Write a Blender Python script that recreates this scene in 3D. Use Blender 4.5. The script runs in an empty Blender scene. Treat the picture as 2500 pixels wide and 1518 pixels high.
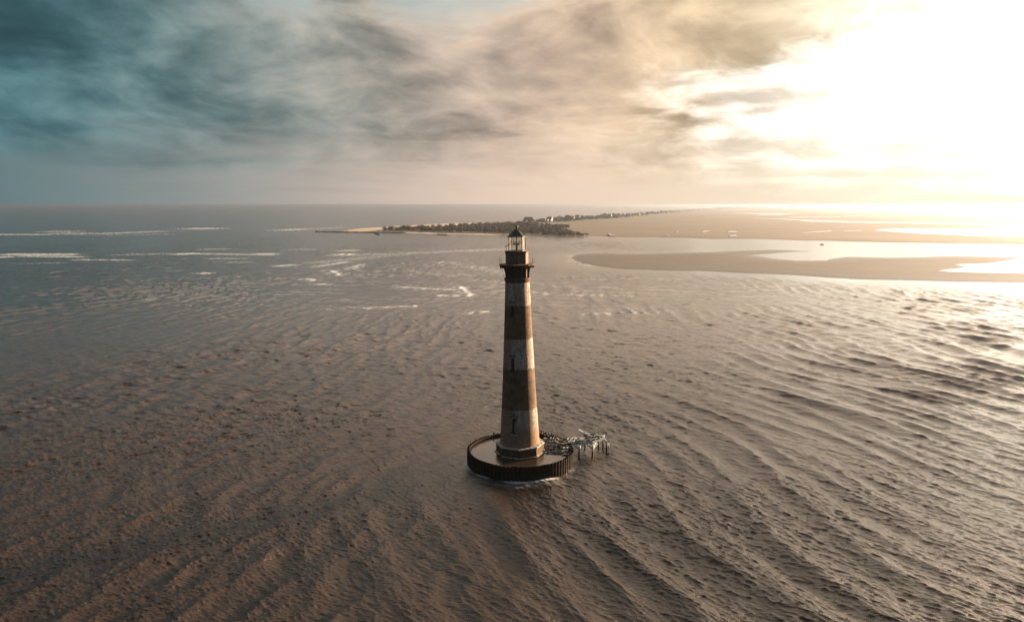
import bpy, bmesh, math, random
import numpy as np
from mathutils import Vector, Matrix
from mathutils.geometry import delaunay_2d_cdt

random.seed(7)
RNG = np.random.default_rng(11)
sc = bpy.context.scene
COL = sc.collection
PI = math.pi
R = math.radians

# ------------------------------------------------------------------ camera
F = 1785.2                      # focal length in source pixels (2500 wide)
PITCH = math.atan(259.5 / F)
H = 55.4                        # camera height above the sea
cam_d = bpy.data.cameras.new('camera')
cam = bpy.data.objects.new('camera', cam_d)
COL.objects.link(cam)
cam.location = (0, 0, H)
cam.rotation_euler = (PI / 2 - PITCH, 0, 0)
cam_d.sensor_width = 36
cam_d.lens = 36 * F / 2500
cam_d.clip_start = 0.5
cam_d.clip_end = 300000
sc.camera = cam
cp, sp = math.cos(PITCH), math.sin(PITCH)

def at(u, v, z=0.0):
    """source pixel -> point on the level z"""
    x = (u - 1250) / F
    yd = (v - 759) / F
    d = (x, cp - yd * sp, -sp - yd * cp)
    t = (z - H) / d[2]
    return Vector((d[0] * t, d[1] * t, z))

def at_y(u, v, Y):
    x = (u - 1250) / F
    yd = (v - 759) / F
    d = (x, cp - yd * sp, -sp - yd * cp)
    t = Y / d[1]
    return Vector((d[0] * t, Y, H + d[2] * t))

# ------------------------------------------------------------------ helpers
def link(name, bm, mat, parent=None, smooth=False, kind=None):
    me = bpy.data.meshes.new(name)
    bm.to_mesh(me)
    bm.free()
    if smooth:
        me.polygons.foreach_set('use_smooth', [True] * len(me.polygons))
    for m in (mat if isinstance(mat, (list, tuple)) else [mat]):
        me.materials.append(m)
    o = bpy.data.objects.new(name, me)
    COL.objects.link(o)
    if parent:
        o.parent = parent
    if kind:
        o['kind'] = kind
    return o

def thing(name, label, cat, loc=(0, 0, 0), rot=(0, 0, 0), group=None):
    o = bpy.data.objects.new(name, None)
    o.empty_display_size = 0.5
    COL.objects.link(o)
    o.location = loc
    o.rotation_euler = rot
    o['label'] = label
    o['category'] = cat
    if group:
        o['group'] = group
    return o

def tag(o, label, cat, group=None):
    o['label'] = label
    o['category'] = cat
    if group:
        o['group'] = group
    return o

def copy_tree(o, parent=None):
    c = o.copy()
    COL.objects.link(c)
    if parent:
        c.parent = parent
    for ch in [k for k in o.children]:
        copy_tree(ch, c)
    return c

def box(bm, c, s, rot=None, jitter=0.0):
    M = Matrix.Translation(c)
    if rot is not None:
        M = M @ rot.to_4x4()
    vs = []
    for dx in (-.5, .5):
        for dy in (-.5, .5):
            for dz in (-.5, .5):
                j = [random.uniform(-jitter, jitter) for _ in range(3)]
                vs.append(bm.verts.new(M @ Vector((dx * s[0] + j[0], dy * s[1] + j[1], dz * s[2] + j[2]))))
    for f in ((0, 1, 3, 2), (4, 6, 7, 5), (0, 4, 5, 1), (2, 3, 7, 6), (0, 2, 6, 4), (1, 5, 7, 3)):
        bm.faces.new([vs[i] for i in f])

def tube(bm, pts, radii, n=8, cap=True):
    if not isinstance(radii, (list, tuple)):
        radii = [radii] * len(pts)
    pts = [Vector(p) for p in pts]
    rings = []
    for i, p in enumerate(pts):
        a = pts[max(0, i - 1)]
        b = pts[min(len(pts) - 1, i + 1)]
        t = (b - a).normalized()
        up = Vector((0, 0, 1)) if abs(t.z) < 0.9 else Vector((1, 0, 0))
        x = t.cross(up).normalized()
        y = t.cross(x).normalized()
        rings.append([bm.verts.new(p + (x * math.cos(2 * PI * k / n) + y * math.sin(2 * PI * k / n)) * radii[i]) for k in range(n)])
    for i in range(len(rings) - 1):
        for k in range(n):
            bm.faces.new((rings[i][k], rings[i][(k + 1) % n], rings[i + 1][(k + 1) % n], rings[i + 1][k]))
    if cap:
        bm.faces.new(rings[0])
        bm.faces.new(rings[-1][::-1])

def lathe(bm, prof, n=48, phase=0.0, cap=True, closed=False):
    rings = []
    for r, z in prof:
        rings.append([bm.verts.new((r * math.cos(phase + 2 * PI * k / n), r * math.sin(phase + 2 * PI * k / n), z)) for k in range(n)])
    m = len(rings)
    for i in range(m if closed else m - 1):
        for k in range(n):
            bm.faces.new((rings[i][k], rings[i][(k + 1) % n], rings[(i + 1) % m][(k + 1) % n], rings[(i + 1) % m][k]))
    if cap and not closed:
        bm.faces.new(rings[0][::-1])
        bm.faces.new(rings[-1])

# ------------------------------------------------------------------ node helpers
class NT:
    def __init__(self, tree):
        self.t = tree
        self.n = tree.nodes
        self.l = tree.links
    def new(self, typ, **kw):
        nd = self.n.new(typ)
        for k, v in kw.items():
            setattr(nd, k, v)
        return nd
    def put(self, sock, v):
        if isinstance(v, bpy.types.NodeSocket):
            self.l.new(v, sock)
        elif v is not None:
            if hasattr(sock.default_value, '__len__') and not hasattr(v, '__len__'):
                v = [v] * len(sock.default_value)
            if hasattr(sock.default_value, '__len__') and len(sock.default_value) == 4 and len(v) == 3:
                v = (*v, 1)
            sock.default_value = v
    def m(self, op, a, b=None, c=None, clamp=False):
        nd = self.new('ShaderNodeMath', operation=op, use_clamp=clamp)
        for i, v in enumerate((a, b, c)):
            if v is not None:
                self.put(nd.inputs[i], v)
        return nd.outputs[0]
    def vm(self, op, a, b=None):
        nd = self.new('ShaderNodeVectorMath', operation=op)
        self.put(nd.inputs[0], a)
        if b is not None:
            if op == 'SCALE':
                self.put(nd.inputs['Scale'], b)
            else:
                self.put(nd.inputs[1], b)
        return nd.outputs['Value'] if op in ('DOT_PRODUCT', 'LENGTH', 'DISTANCE') else nd.outputs[0]
    def sep(self, v):
        nd = self.new('ShaderNodeSeparateXYZ')
        self.put(nd.inputs[0], v)
        return nd.outputs
    def comb(self, x, y, z):
        nd = self.new('ShaderNodeCombineXYZ')
        for i, v in enumerate((x, y, z)):
            self.put(nd.inputs[i], v)
        return nd.outputs[0]
    def smooth(self, v, a, b, lo=0.0, hi=1.0):
        nd = self.new('ShaderNodeMapRange', interpolation_type='SMOOTHSTEP')
        self.put(nd.inputs['Value'], v)
        for k, x in (('From Min', a), ('From Max', b), ('To Min', lo), ('To Max', hi)):
            self.put(nd.inputs[k], x)
        return nd.outputs[0]
    def lin(self, v, a, b, lo=0.0, hi=1.0):
        nd = self.new('ShaderNodeMapRange')
        self.put(nd.inputs['Value'], v)
        for k, x in (('From Min', a), ('From Max', b), ('To Min', lo), ('To Max', hi)):
            self.put(nd.inputs[k], x)
        return nd.outputs[0]
    def noise(self, vec, scale=1, detail=4, rough=0.5, dist=0.0):
        nd = self.new('ShaderNodeTexNoise')
        self.put(nd.inputs['Vector'], vec)
        for k, v in (('Scale', scale), ('Detail', detail), ('Roughness', rough), ('Distortion', dist)):
            self.put(nd.inputs[k], v)
        return nd.outputs['Fac']
    def ramp(self, fac, stops, interp='LINEAR'):
        nd = self.new('ShaderNodeValToRGB')
        nd.color_ramp.interpolation = interp
        els = nd.color_ramp.elements
        while len(els) < len(stops):
            els.new(0.5)
        for e, (p, c) in zip(els, stops):
            e.position = p
            e.color = (*c, 1)
        self.put(nd.inputs[0], fac)
        return nd.outputs[0]
    def mix(self, fac, a, b, blend='MIX'):
        nd = self.new('ShaderNodeMix', data_type='RGBA', blend_type=blend)
        nd.clamp_factor = True
        self.put(nd.inputs[0], fac)
        self.put(nd.inputs[6], a)
        self.put(nd.inputs[7], b)
        return nd.outputs[2]
    def mul(self, a, f):
        """colour times scalar"""
        return self.vm('SCALE', a, f)

def material(name):
    m = bpy.data.materials.new(name)
    m.use_nodes = True
    t = NT(m.node_tree)
    b = m.node_tree.nodes['Principled BSDF']
    return m, t, b

def bump(t, b, height, strength=0.5, dist=0.1):
    nd = t.new('ShaderNodeBump')
    nd.inputs['Strength'].default_value = strength
    nd.inputs['Distance'].default_value = dist
    t.put(nd.inputs['Height'], height)
    t.l.new(nd.outputs[0], b.inputs['Normal'])

def simple_mat(name, c1, c2, scale=2.0, rough=0.8, bumps=0.4, bdist=0.05, spec=0.3, metal=0.0, detail=6):
    m, t, b = material(name)
    co = t.new('ShaderNodeTexCoord').outputs['Object']
    n = t.noise(co, scale, detail, 0.65)
    t.put(b.inputs['Base Color'], t.ramp(n, [(0.3, c1), (0.7, c2)]))
    b.inputs['Roughness'].default_value = rough
    b.inputs['Metallic'].default_value = metal
    b.inputs['Specular IOR Level'].default_value = spec
    if bumps:
        bump(t, b, t.noise(co, scale * 4, 5, 0.6), bumps, bdist)
    return m

# ------------------------------------------------------------------ world and sun
SUN_AZ = R(57)                 # to the right of the view axis (+Y)
SUN_EL = R(8)
def dirv(az, el):
    return Vector((math.sin(az) * math.cos(el), math.cos(az) * math.cos(el), math.sin(el)))
sund = dirv(SUN_AZ, SUN_EL)

world = bpy.data.worlds.new('World')
sc.world = world
world.use_nodes = True
w = NT(world.node_tree)
bg = world.node_tree.nodes['Background']
sky = w.new('ShaderNodeTexSky', sky_type='NISHITA')
sky.sun_disc = False
sky.sun_elevation = SUN_EL
sky.sun_rotation = SUN_AZ
sky.altitude = 50
sky.dust_density = 2.5
D = w.vm('NORMALIZE', w.new('ShaderNodeTexCoord').outputs['Generated'])
dx, dy, dz = w.sep(D)
el = w.m('MAXIMUM', dz, 0.0)
glow = w.vm('DOT_PRODUCT', D, tuple(dirv(R(40), R(9))))
ang = w.m('MULTIPLY', w.m('ARCCOSINE', glow), 180 / PI)          # degrees from the bright part of the sky
# cloud deck seen in perspective
k = w.m('DIVIDE', 1.0, w.m('ADD', el, 0.19))
px = w.m('MULTIPLY', dx, k)
py = w.m('MULTIPLY', dy, k)
P = w.comb(px, py, 0.0)
wn = w.noise(P, 0.9, 3, 0.45)
warp = w.noise(w.vm('ADD', P, (5.2, 1.3, 2.0)), 0.8, 3, 0.45)
qx = w.m('ADD', px, w.m('MULTIPLY', w.m('SUBTRACT', wn, 0.5), 0.5))
qy = w.m('ADD', py, w.m('MULTIPLY', w.m('SUBTRACT', warp, 0.5), 0.5))
# rolls of cloud lie slantwise
Pw = w.comb(w.m('ADD', w.m('MULTIPLY', qx, 0.80), w.m('MULTIPLY', qy, 0.45)), w.m('SUBTRACT', w.m('MULTIPLY', qy, 0.62), w.m('MULTIPLY', qx, 0.35)), 3.0)
big = w.noise(Pw, 1.25, 3, 0.45)
wv = w.comb(w.m('SUBTRACT', wn, 0.5), w.m('SUBTRACT', warp, 0.5), w.m('SUBTRACT', wn, 0.5))
Q = w.vm('ADD', w.comb(w.m('ADD', dx, w.m('MULTIPLY', dz, 0.9)), dy, w.m('SUBTRACT', w.m('MULTIPLY', dz, 2.5), w.m('MULTIPLY', dx, 0.25))), w.vm('SCALE', wv, 0.12))
med = w.noise(Q, 5.2, 6, 0.55, 0.5)
med2 = w.noise(w.vm('ADD', Q, (0.055, -0.01, -0.075)), 5.2, 6, 0.55, 0.5)      # the same cloud a little towards the sun
fine = w.noise(w.vm('ADD', Q, (1.1, 7.2, 5.0)), 15.0, 6, 0.55, 0.4)
cl = w.m('ADD', w.m('ADD', w.m('MULTIPLY', big, 0.34), w.m('MULTIPLY', med, 0.46)), w.m('MULTIPLY', fine, 0.20))   # about 0.5
angn = w.m('ADD', ang, w.m('MULTIPLY', w.m('SUBTRACT', cl, 0.5), w.smooth(ang, 25.0, 60.0, -20.0, -48.0)))
deck = w.ramp(w.m('DIVIDE', angn, 100.0), [
    (0.00, (1.00, 0.93, 0.80)), (0.16, (0.95, 0.82, 0.62)), (0.25, (0.72, 0.545, 0.33)), (0.34, (0.58, 0.43, 0.325)),
    (0.45, (0.39, 0.325, 0.27)), (0.57, (0.215, 0.262, 0.25)), (0.69, (0.092, 0.19, 0.208)), (0.80, (0.040, 0.122, 0.147)), (1.0, (0.12, 0.15, 0.16))], 'B_SPLINE')
lightv = w.smooth(cl, 0.34, 0.64, w.smooth(ang, 25.0, 55.0, 0.82, 0.66), 1.5)
lit = w.m('MULTIPLY', w.m('SUBTRACT', med, med2), w.smooth(ang, 75.0, 40.0, 0.5, 0.85))      # edges turned to the sun are brighter
lightv = w.m('MAXIMUM', w.m('ADD', lightv, lit), 0.45)
deck = w.mul(deck, lightv)
# thin places where the sky behind shows through
gap = w.m('MULTIPLY', w.smooth(w.m('ADD', w.m('MULTIPLY', med, 0.5), w.m('MULTIPLY', big, 0.5)), 0.55, 0.68), w.smooth(el, 0.16, 0.30))
nsky = w.mul(w.vm('MULTIPLY', sky.outputs[0], (0.55, 0.95, 1.0)), 0.10)
deck = w.mix(w.m('MULTIPLY', gap, 0.7), deck, w.vm('ADD', nsky, w.mul((0.10, 0.26, 0.30), 1.0)))
hz_n = w.noise(w.comb(w.m('MULTIPLY', dx, 2.5), w.m('MULTIPLY', dy, 2.5), w.m('MULTIPLY', dz, 26.0)), 1.6, 5, 0.55, 0.6)
# opening in the deck around the sun: the bright sky, with wisps
hole_a = w.m('ADD', ang, w.m('MULTIPLY', w.m('SUBTRACT', w.m('ADD', w.m('MULTIPLY', med, 0.6), w.m('MULTIPLY', fine, 0.4)), 0.5), -34.0))
hole_a = w.m('ADD', hole_a, w.m('MULTIPLY', w.m('MULTIPLY', w.smooth(el, 0.15, 0.23), w.smooth(el, 0.38, 0.28)), 17.0))
hole = w.smooth(hole_a, 32.5, 23.0)
hot = w.ramp(w.m('DIVIDE', ang, 60.0), [(0.0, (1.0, 0.89, 0.71)), (0.22, (0.45, 0.40, 0.325)), (0.42, (0.29, 0.25, 0.205)), (1.0, (0.10, 0.085, 0.065))], 'EASE')
hot = w.mul(hot, w.smooth(w.m('ADD', w.m('MULTIPLY', fine, .5), w.m('MULTIPLY', hz_n, .5)), 0.38, 0.60, 2.3, 4.8))
hot = w.mul(hot, w.smooth(ang, 24.0, 4.0, 1.0, 1.7))
col = w.mix(hole, deck, hot)
# horizon air: pale band under the deck
hz = w.smooth(w.m('ADD', el, w.m('MULTIPLY', w.m('SUBTRACT', hz_n, 0.5), 0.11)), 0.115, 0.0)
hcol = w.ramp(w.m('DIVIDE', ang, 100.0), [
    (0.0, (0.98, 0.87, 0.69)), (0.20, (0.95, 0.81, 0.61)), (0.32, (0.86, 0.68, 0.51)), (0.44, (0.80, 0.61, 0.49)), (0.56, (0.42, 0.385, 0.35)),
    (0.70, (0.16, 0.23, 0.24)), (0.82, (0.085, 0.165, 0.185)), (1.0, (0.10, 0.15, 0.165))], 'B_SPLINE')
hcol = w.mul(hcol, w.m('ADD', 1.0, w.m('MULTIPLY', w.smooth(ang, 26.0, 6.0), 0.15)))
col = w.mix(hz, col, hcol)
# unseen bright cloud above the view, added to lighten reflections on the water
upc = w.ramp(w.m('DIVIDE', ang, 100.0), [(0.0, (6.0, 4.7, 3.4)), (0.3, (3.4, 2.6, 1.95)), (0.5, (1.6, 1.27, 1.02)), (0.75, (0.76, 0.70, 0.64)), (1.0, (0.34, 0.37, 0.38))])
col = w.mix(w.m('MULTIPLY', w.smooth(el, 0.255, 0.31), 0.9), col, w.mul(upc, w.smooth(cl, 0.36, 0.66, 0.7, 1.3)))
# the ordinary overcast overhead and behind the viewer
back = w.m('MAXIMUM', w.smooth(dz, 0.38, 0.86), w.smooth(dy, 0.25, -0.35))
bcol = w.mul(w.ramp(cl, [(0.35, (0.26, 0.31, 0.33)), (0.65, (0.50, 0.55, 0.57))]), w.m('ADD', 0.29, w.m('MULTIPLY', w.smooth(dz, 0.25, 0.7), 0.14)))
col = w.mix(back, col, w.mix(0.25, bcol, nsky))
w.put(bg.inputs['Color'], col)
bg.inputs['Strength'].default_value = 0.20

sd = bpy.data.lights.new('sun', 'SUN')
sd.energy = 5.0
sd.angle = R(5)
sd.color = (1.0, 0.66, 0.38)
so = bpy.data.objects.new('sun', sd)
COL.objects.link(so)
so.rotation_euler = (-sund).to_track_quat('-Z', 'Y').to_euler()
so.location = (200, 150, 120)

sc.view_settings.view_transform = 'Standard'
sc.view_settings.look = 'None'
sc.view_settings.exposure = 2.35
sc.view_settings.gamma = 1
sc.cycles.use_denoising = True
sc.cycles.use_adaptive_sampling = False
sc.cycles.max_bounces = 6
sc.cycles.volume_bounces = 0
sc.cycles.sample_clamp_indirect = 1.5
sc.cycles.sample_clamp_direct = 0.9
world.cycles.sampling_method = 'MANUAL'
world.cycles.sample_map_resolution = 1024

# ------------------------------------------------------------------ layout of the lighthouse
LX, LY = 1.74, 152.8
POOL_Z = 2.2                     # level of the lighthouse foot
WATER_Z = 2.38                     # water standing in the ring
DEPTH_Y = LY
def zv(v):
    return H - LY * math.tan(PITCH + math.atan((v - 759) / F))
def rp(px_width, v):
    z = zv(v)
    depth = LY * cp + (H - z) * sp
    return px_width / 2 / F * depth
RING_R = 11.55
RING_X, RING_Y = LX + 0.05, LY + 0.2
SW = PI / 2                      # helper: angle measured from the side facing the camera
def phi(a):
    """degrees, 0 = facing the camera, positive to the right -> mesh angle"""
    return -PI / 2 + R(a)

# ------------------------------------------------------------------ plan outlines (source pixels)
def z6(pts):
    return [(1400 + x / 2.24, 490 + y / 2.24) for x, y in pts]
SANDBAR = z6([(-12, 312), (10, 300), (40, 294), (120, 288), (200, 287), (215, 292), (400, 290), (700, 283), (930, 273), (1080, 267), (1220, 271), (1310, 277),
              (1200, 279), (1080, 288), (945, 297), (1010, 304), (1095, 318), (1220, 327), (1380, 325), (1395, 318), (1500, 305), (1700, 310), (1900, 307),
              (2020, 301), (2250, 303), (2464, 308), (2900, 316), (2900, 460), (2464, 446), (2100, 442), (1800, 433), (1600, 430), (1400, 420), (1200, 405), (900, 394),
              (700, 383), (450, 379), (250, 372), (150, 360), (50, 342), (5, 326)])
BARPOOL = z6([(1990, 388), (2060, 378), (2150, 369), (2085, 355), (2110, 351), (2250, 347), (2330, 338), (2420, 321), (2600, 312), (2850, 320), (2850, 408), (2464, 403), (2200, 399), (2050, 394)])
MARSH = [(905, 563.5), (960, 565), (1005, 568), (1045, 569), (1085, 572), (1130, 571), (1190, 572), (1260, 574), (1310, 577), (1350, 578.5), (1400, 577), (1450, 576), (1500, 579)] + \
    z6([(240, 199), (450, 199), (620, 203), (760, 208), (1000, 207), (1200, 215), (1500, 222), (1800, 228), (2464, 238), (3200, 250)]) + \
    [(3200, 503.3), (2500, 503.3), (2000, 503.4), (1800, 506.5), (1700, 511), (1600, 518), (1500, 526), (1400, 534), (1300, 542), (1200, 548), (1100, 552.5), (1000, 556.5), (940, 560), (880, 563)]
CREEKS = [z6(p) for p in [
    [(930, 95), (1230, 103), (1470, 113), (1900, 121), (2300, 128), (3000, 140), (3000, 214), (2464, 205), (2200, 198), (1900, 185), (1750, 175), (1640, 166), (1680, 158), (1760, 153), (2000, 154),
     (2250, 153), (2330, 148), (2320, 141), (2100, 133), (1800, 127), (1480, 122), (1260, 116), (1230, 109), (1000, 99)],
    [(810, 71), (1000, 68), (1250, 70.5), (1170, 76), (1130, 82), (1000, 81), (1020, 78), (960, 74)],
    [(1180, 91), (1460, 88), (1475, 91), (1190, 95)],
    [(1480, 84), (1760, 86), (1765, 89), (1480, 88)],
    [(1250, 64), (1700, 57), (2130, 47), (2180, 49), (1800, 59), (1500, 66)],
    [(1820, 73), (1960, 67), (2020, 70), (1900, 74), (1830, 78)],
    [(2050, 72), (2160, 74), (2245, 77), (2200, 83), (2060, 78)],
    [(2360, 58), (2600, 56), (2600, 62), (2400, 63)],
    [(556, 172), (570, 168), (581, 172), (565, 176)],
    [(700, 174), (715, 168), (752, 166), (735, 171), (710, 177)],
    [(843, 171), (865, 167), (895, 171), (897, 177), (848, 176)],
    [(852, 193), (890, 190), (893, 198), (857, 200)],
    [(186, 183), (200, 181), (212, 189), (238, 193), (205, 195)],
    [(500, 190), (520, 191), (535, 195), (515, 195)],
    [(1250, 179), (1330, 171), (1410, 167), (1412, 171), (1330, 176), (1255, 181)],
    [(1480, 168), (1570, 165), (1575, 168), (1482, 171)],
]]
def plan(poly, z=0.0):
    return np.array([at(u, v, z)[:2] for u, v in poly])
PL_BAR = plan(SANDBAR)
PL_MARSH = plan(MARSH)

def seg_dist(px_, py_, poly, closed=True):
    d2 = np.full(px_.shape, 1e18)
    n = len(poly)
    for i in range(n if closed else n - 1):
        a = poly[i]
        b = poly[(i + 1) % n]
        ab = b - a
        L = max(1e-9, ab @ ab)
        t = np.clip(((px_ - a[0]) * ab[0] + (py_ - a[1]) * ab[1]) / L, 0, 1)
        d2 = np.minimum(d2, (px_ - a[0] - t * ab[0]) ** 2 + (py_ - a[1] - t * ab[1]) ** 2)
    return np.sqrt(d2)
def inside(px_, py_, poly):
    r = np.zeros(px_.shape, bool)
    n = len(poly)
    for i in range(n):
        x0, y0 = poly[i]
        x1, y1 = poly[(i + 1) % n]
        if y0 == y1:
            continue
        c = ((y0 > py_) != (y1 > py_)) & (px_ < (x1 - x0) * (py_ - y0) / (y1 - y0) + x0)
        r ^= c
    return r

# ------------------------------------------------------------------ the sea
def sstep(x, a, b):
    t = np.clip((x - a) / (b - a), 0, 1)
    return t * t * (3 - 2 * t)

def wave_tile(N, L, theta, spread, lo, hi, power, seed):
    """random sea surface with directional spectrum; returns height and two chop fields, rms height 1"""
    g = np.random.default_rng(seed)
    kx = 2 * PI * np.fft.fftfreq(N, L / N)
    KX, KY = np.meshgrid(kx, kx, indexing='ij')
    K = np.hypot(KX, KY)
    K[0, 0] = 1e9
    A = K ** (-power / 2)
    lam = 2 * PI / K
    A = A * sstep(lam, lo * 0.7, lo) * (1 - sstep(lam, hi, hi * 1.5))
    A[0, 0] = 0
    dth = np.angle(np.exp(1j * (np.arctan2(KY, KX) - theta)))
    dth = np.minimum(np.abs(dth), PI - np.abs(dth))
    A = A * np.exp(-0.5 * (dth / spread) ** 2)
    ph = g.normal(size=(N, N)) + 1j * g.normal(size=(N, N))
    S = A * ph
    h = np.real(np.fft.ifft2(S))
    cx = np.real(np.fft.ifft2(1j * S * KX / K))
    cy = np.real(np.fft.ifft2(1j * S * KY / K))
    s = h.std()
    return (h / s).astype(np.float32), (cx / s).astype(np.float32), (cy / s).astype(np.float32)

def samp(tile, L, x, y):
    N = tile.shape[0]
    fx = np.mod(x / L, 1.0) * N
    fy = np.mod(y / L, 1.0) * N
    i = np.floor(fx).astype(np.int64)
    j = np.floor(fy).astype(np.int64)
    a = (fx - i).astype(np.float32)
    b = (fy - j).astype(np.float32)
    i %= N
    j %= N
    i2 = (i + 1) % N
    j2 = (j + 1) % N
    return tile[i, j] * (1 - a) * (1 - b) + tile[i2, j] * a * (1 - b) + tile[i, j2] * (1 - a) * b + tile[i2, j2] * a * b

def px_seg(u0, v0, u1, v1):
    return np.array([at(u0, v0)[:2], at(u1, v1)[:2]])
# breakers and drifting foam: ends in source pixels, half width in metres across, strength
BREAKERS = [
    (0, 572.5, 102, 572.5, 14, 1.0), (133, 565, 166, 565, 12, .9), (154, 570, 197, 570, 14, 1.0), (253, 570, 382, 565, 14, .9), (197, 573, 410, 572, 12, .6), (300, 568, 460, 562, 9, .5),
    (484, 558, 503, 558, 16, 1.2), (698, 562, 740, 559, 14, .9), (770, 559, 830, 555, 12, .6), (560, 559, 640, 557, 8, .4),
    (25, 621, 168, 621, 7, 1.3), (62, 625, 188, 627, 7, 1.1), (197, 634, 308, 635, 6, .9), (284, 622, 407, 619, 5, .7), (444, 620, 463, 619, 5, 1.4), (469, 619, 657, 622, 4, .9),
    (524, 631, 586, 631, 4, .8), (46, 643, 142, 642, 4, .6), (0, 628, 12, 627, 5, 1.3), (715, 609, 759, 609, 6, .7), (497, 609, 540, 608, 6, .7), (494, 667, 504, 667, 3, 1.3), (640, 620, 657, 620, 5, 1.3),
    (771, 651, 842, 640, 2, .8), (852, 656, 878, 646, 2, .9), (802, 661, 824, 671, 1.6, 1.0), (746, 681, 761, 684, 2.5, 1.2), (776, 694, 794, 694, 2.5, 1.2), (685, 649, 710, 647, 3, 1.1),
    (969, 701, 1136, 709, 3.2, 1.1), (1121, 701, 1144, 719, 1.6, 1.2), (1065, 722, 1141, 722, 3, 1.1), (797, 755, 1010, 748, 3.0, .8), (900, 752, 1010, 748, 2.5, 1.0), (1136, 765, 1182, 761, 2.8, 1.2),
    (862, 623, 1250, 608, 30, .62), (780, 640, 1010, 618, 20, .6), (1090, 640, 1250, 668, 22, .55), (1000, 660, 1210, 690, 12, .5), (1250, 600, 1420, 590, 30, .5),
    (1443, 767, 1620, 762, 6, .75), (1470, 756, 1620, 752, 4, .6), (1402, 719, 1534, 722, 8, .55), (1301, 714, 1326, 717, 3, 1.0), (1730, 730, 1840, 734, 8, .35), (1290, 690, 1420, 706, 4, .5),
    (355, 732, 520, 734, 3, .45), (410, 662, 430, 660, 3, .5), (560, 640, 600, 640, 3, .7), (830, 622, 850, 621, 5, 1.2), (845, 612, 860, 611, 6, 1.0), (960, 612, 1120, 604, 7, .4),
    (1417, 1048, 1440, 1058, .55, 1.2), (1440, 1058, 1434, 1065, .5, 1.2), (1434, 1065, 1450, 1072, .4, 1.0),
    (1100, 1076, 1132, 1088, 1.4, .32), (1440, 830, 1500, 830, 2, .4), (1405, 628, 1440, 650, 4, .7), (1440, 650, 1600, 662, 4, .5), (1600, 662, 1900, 676, 5, .45), (1395, 640, 1390, 622, 4, .6), (1395, 620, 1500, 615, 5, .5)]

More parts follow.
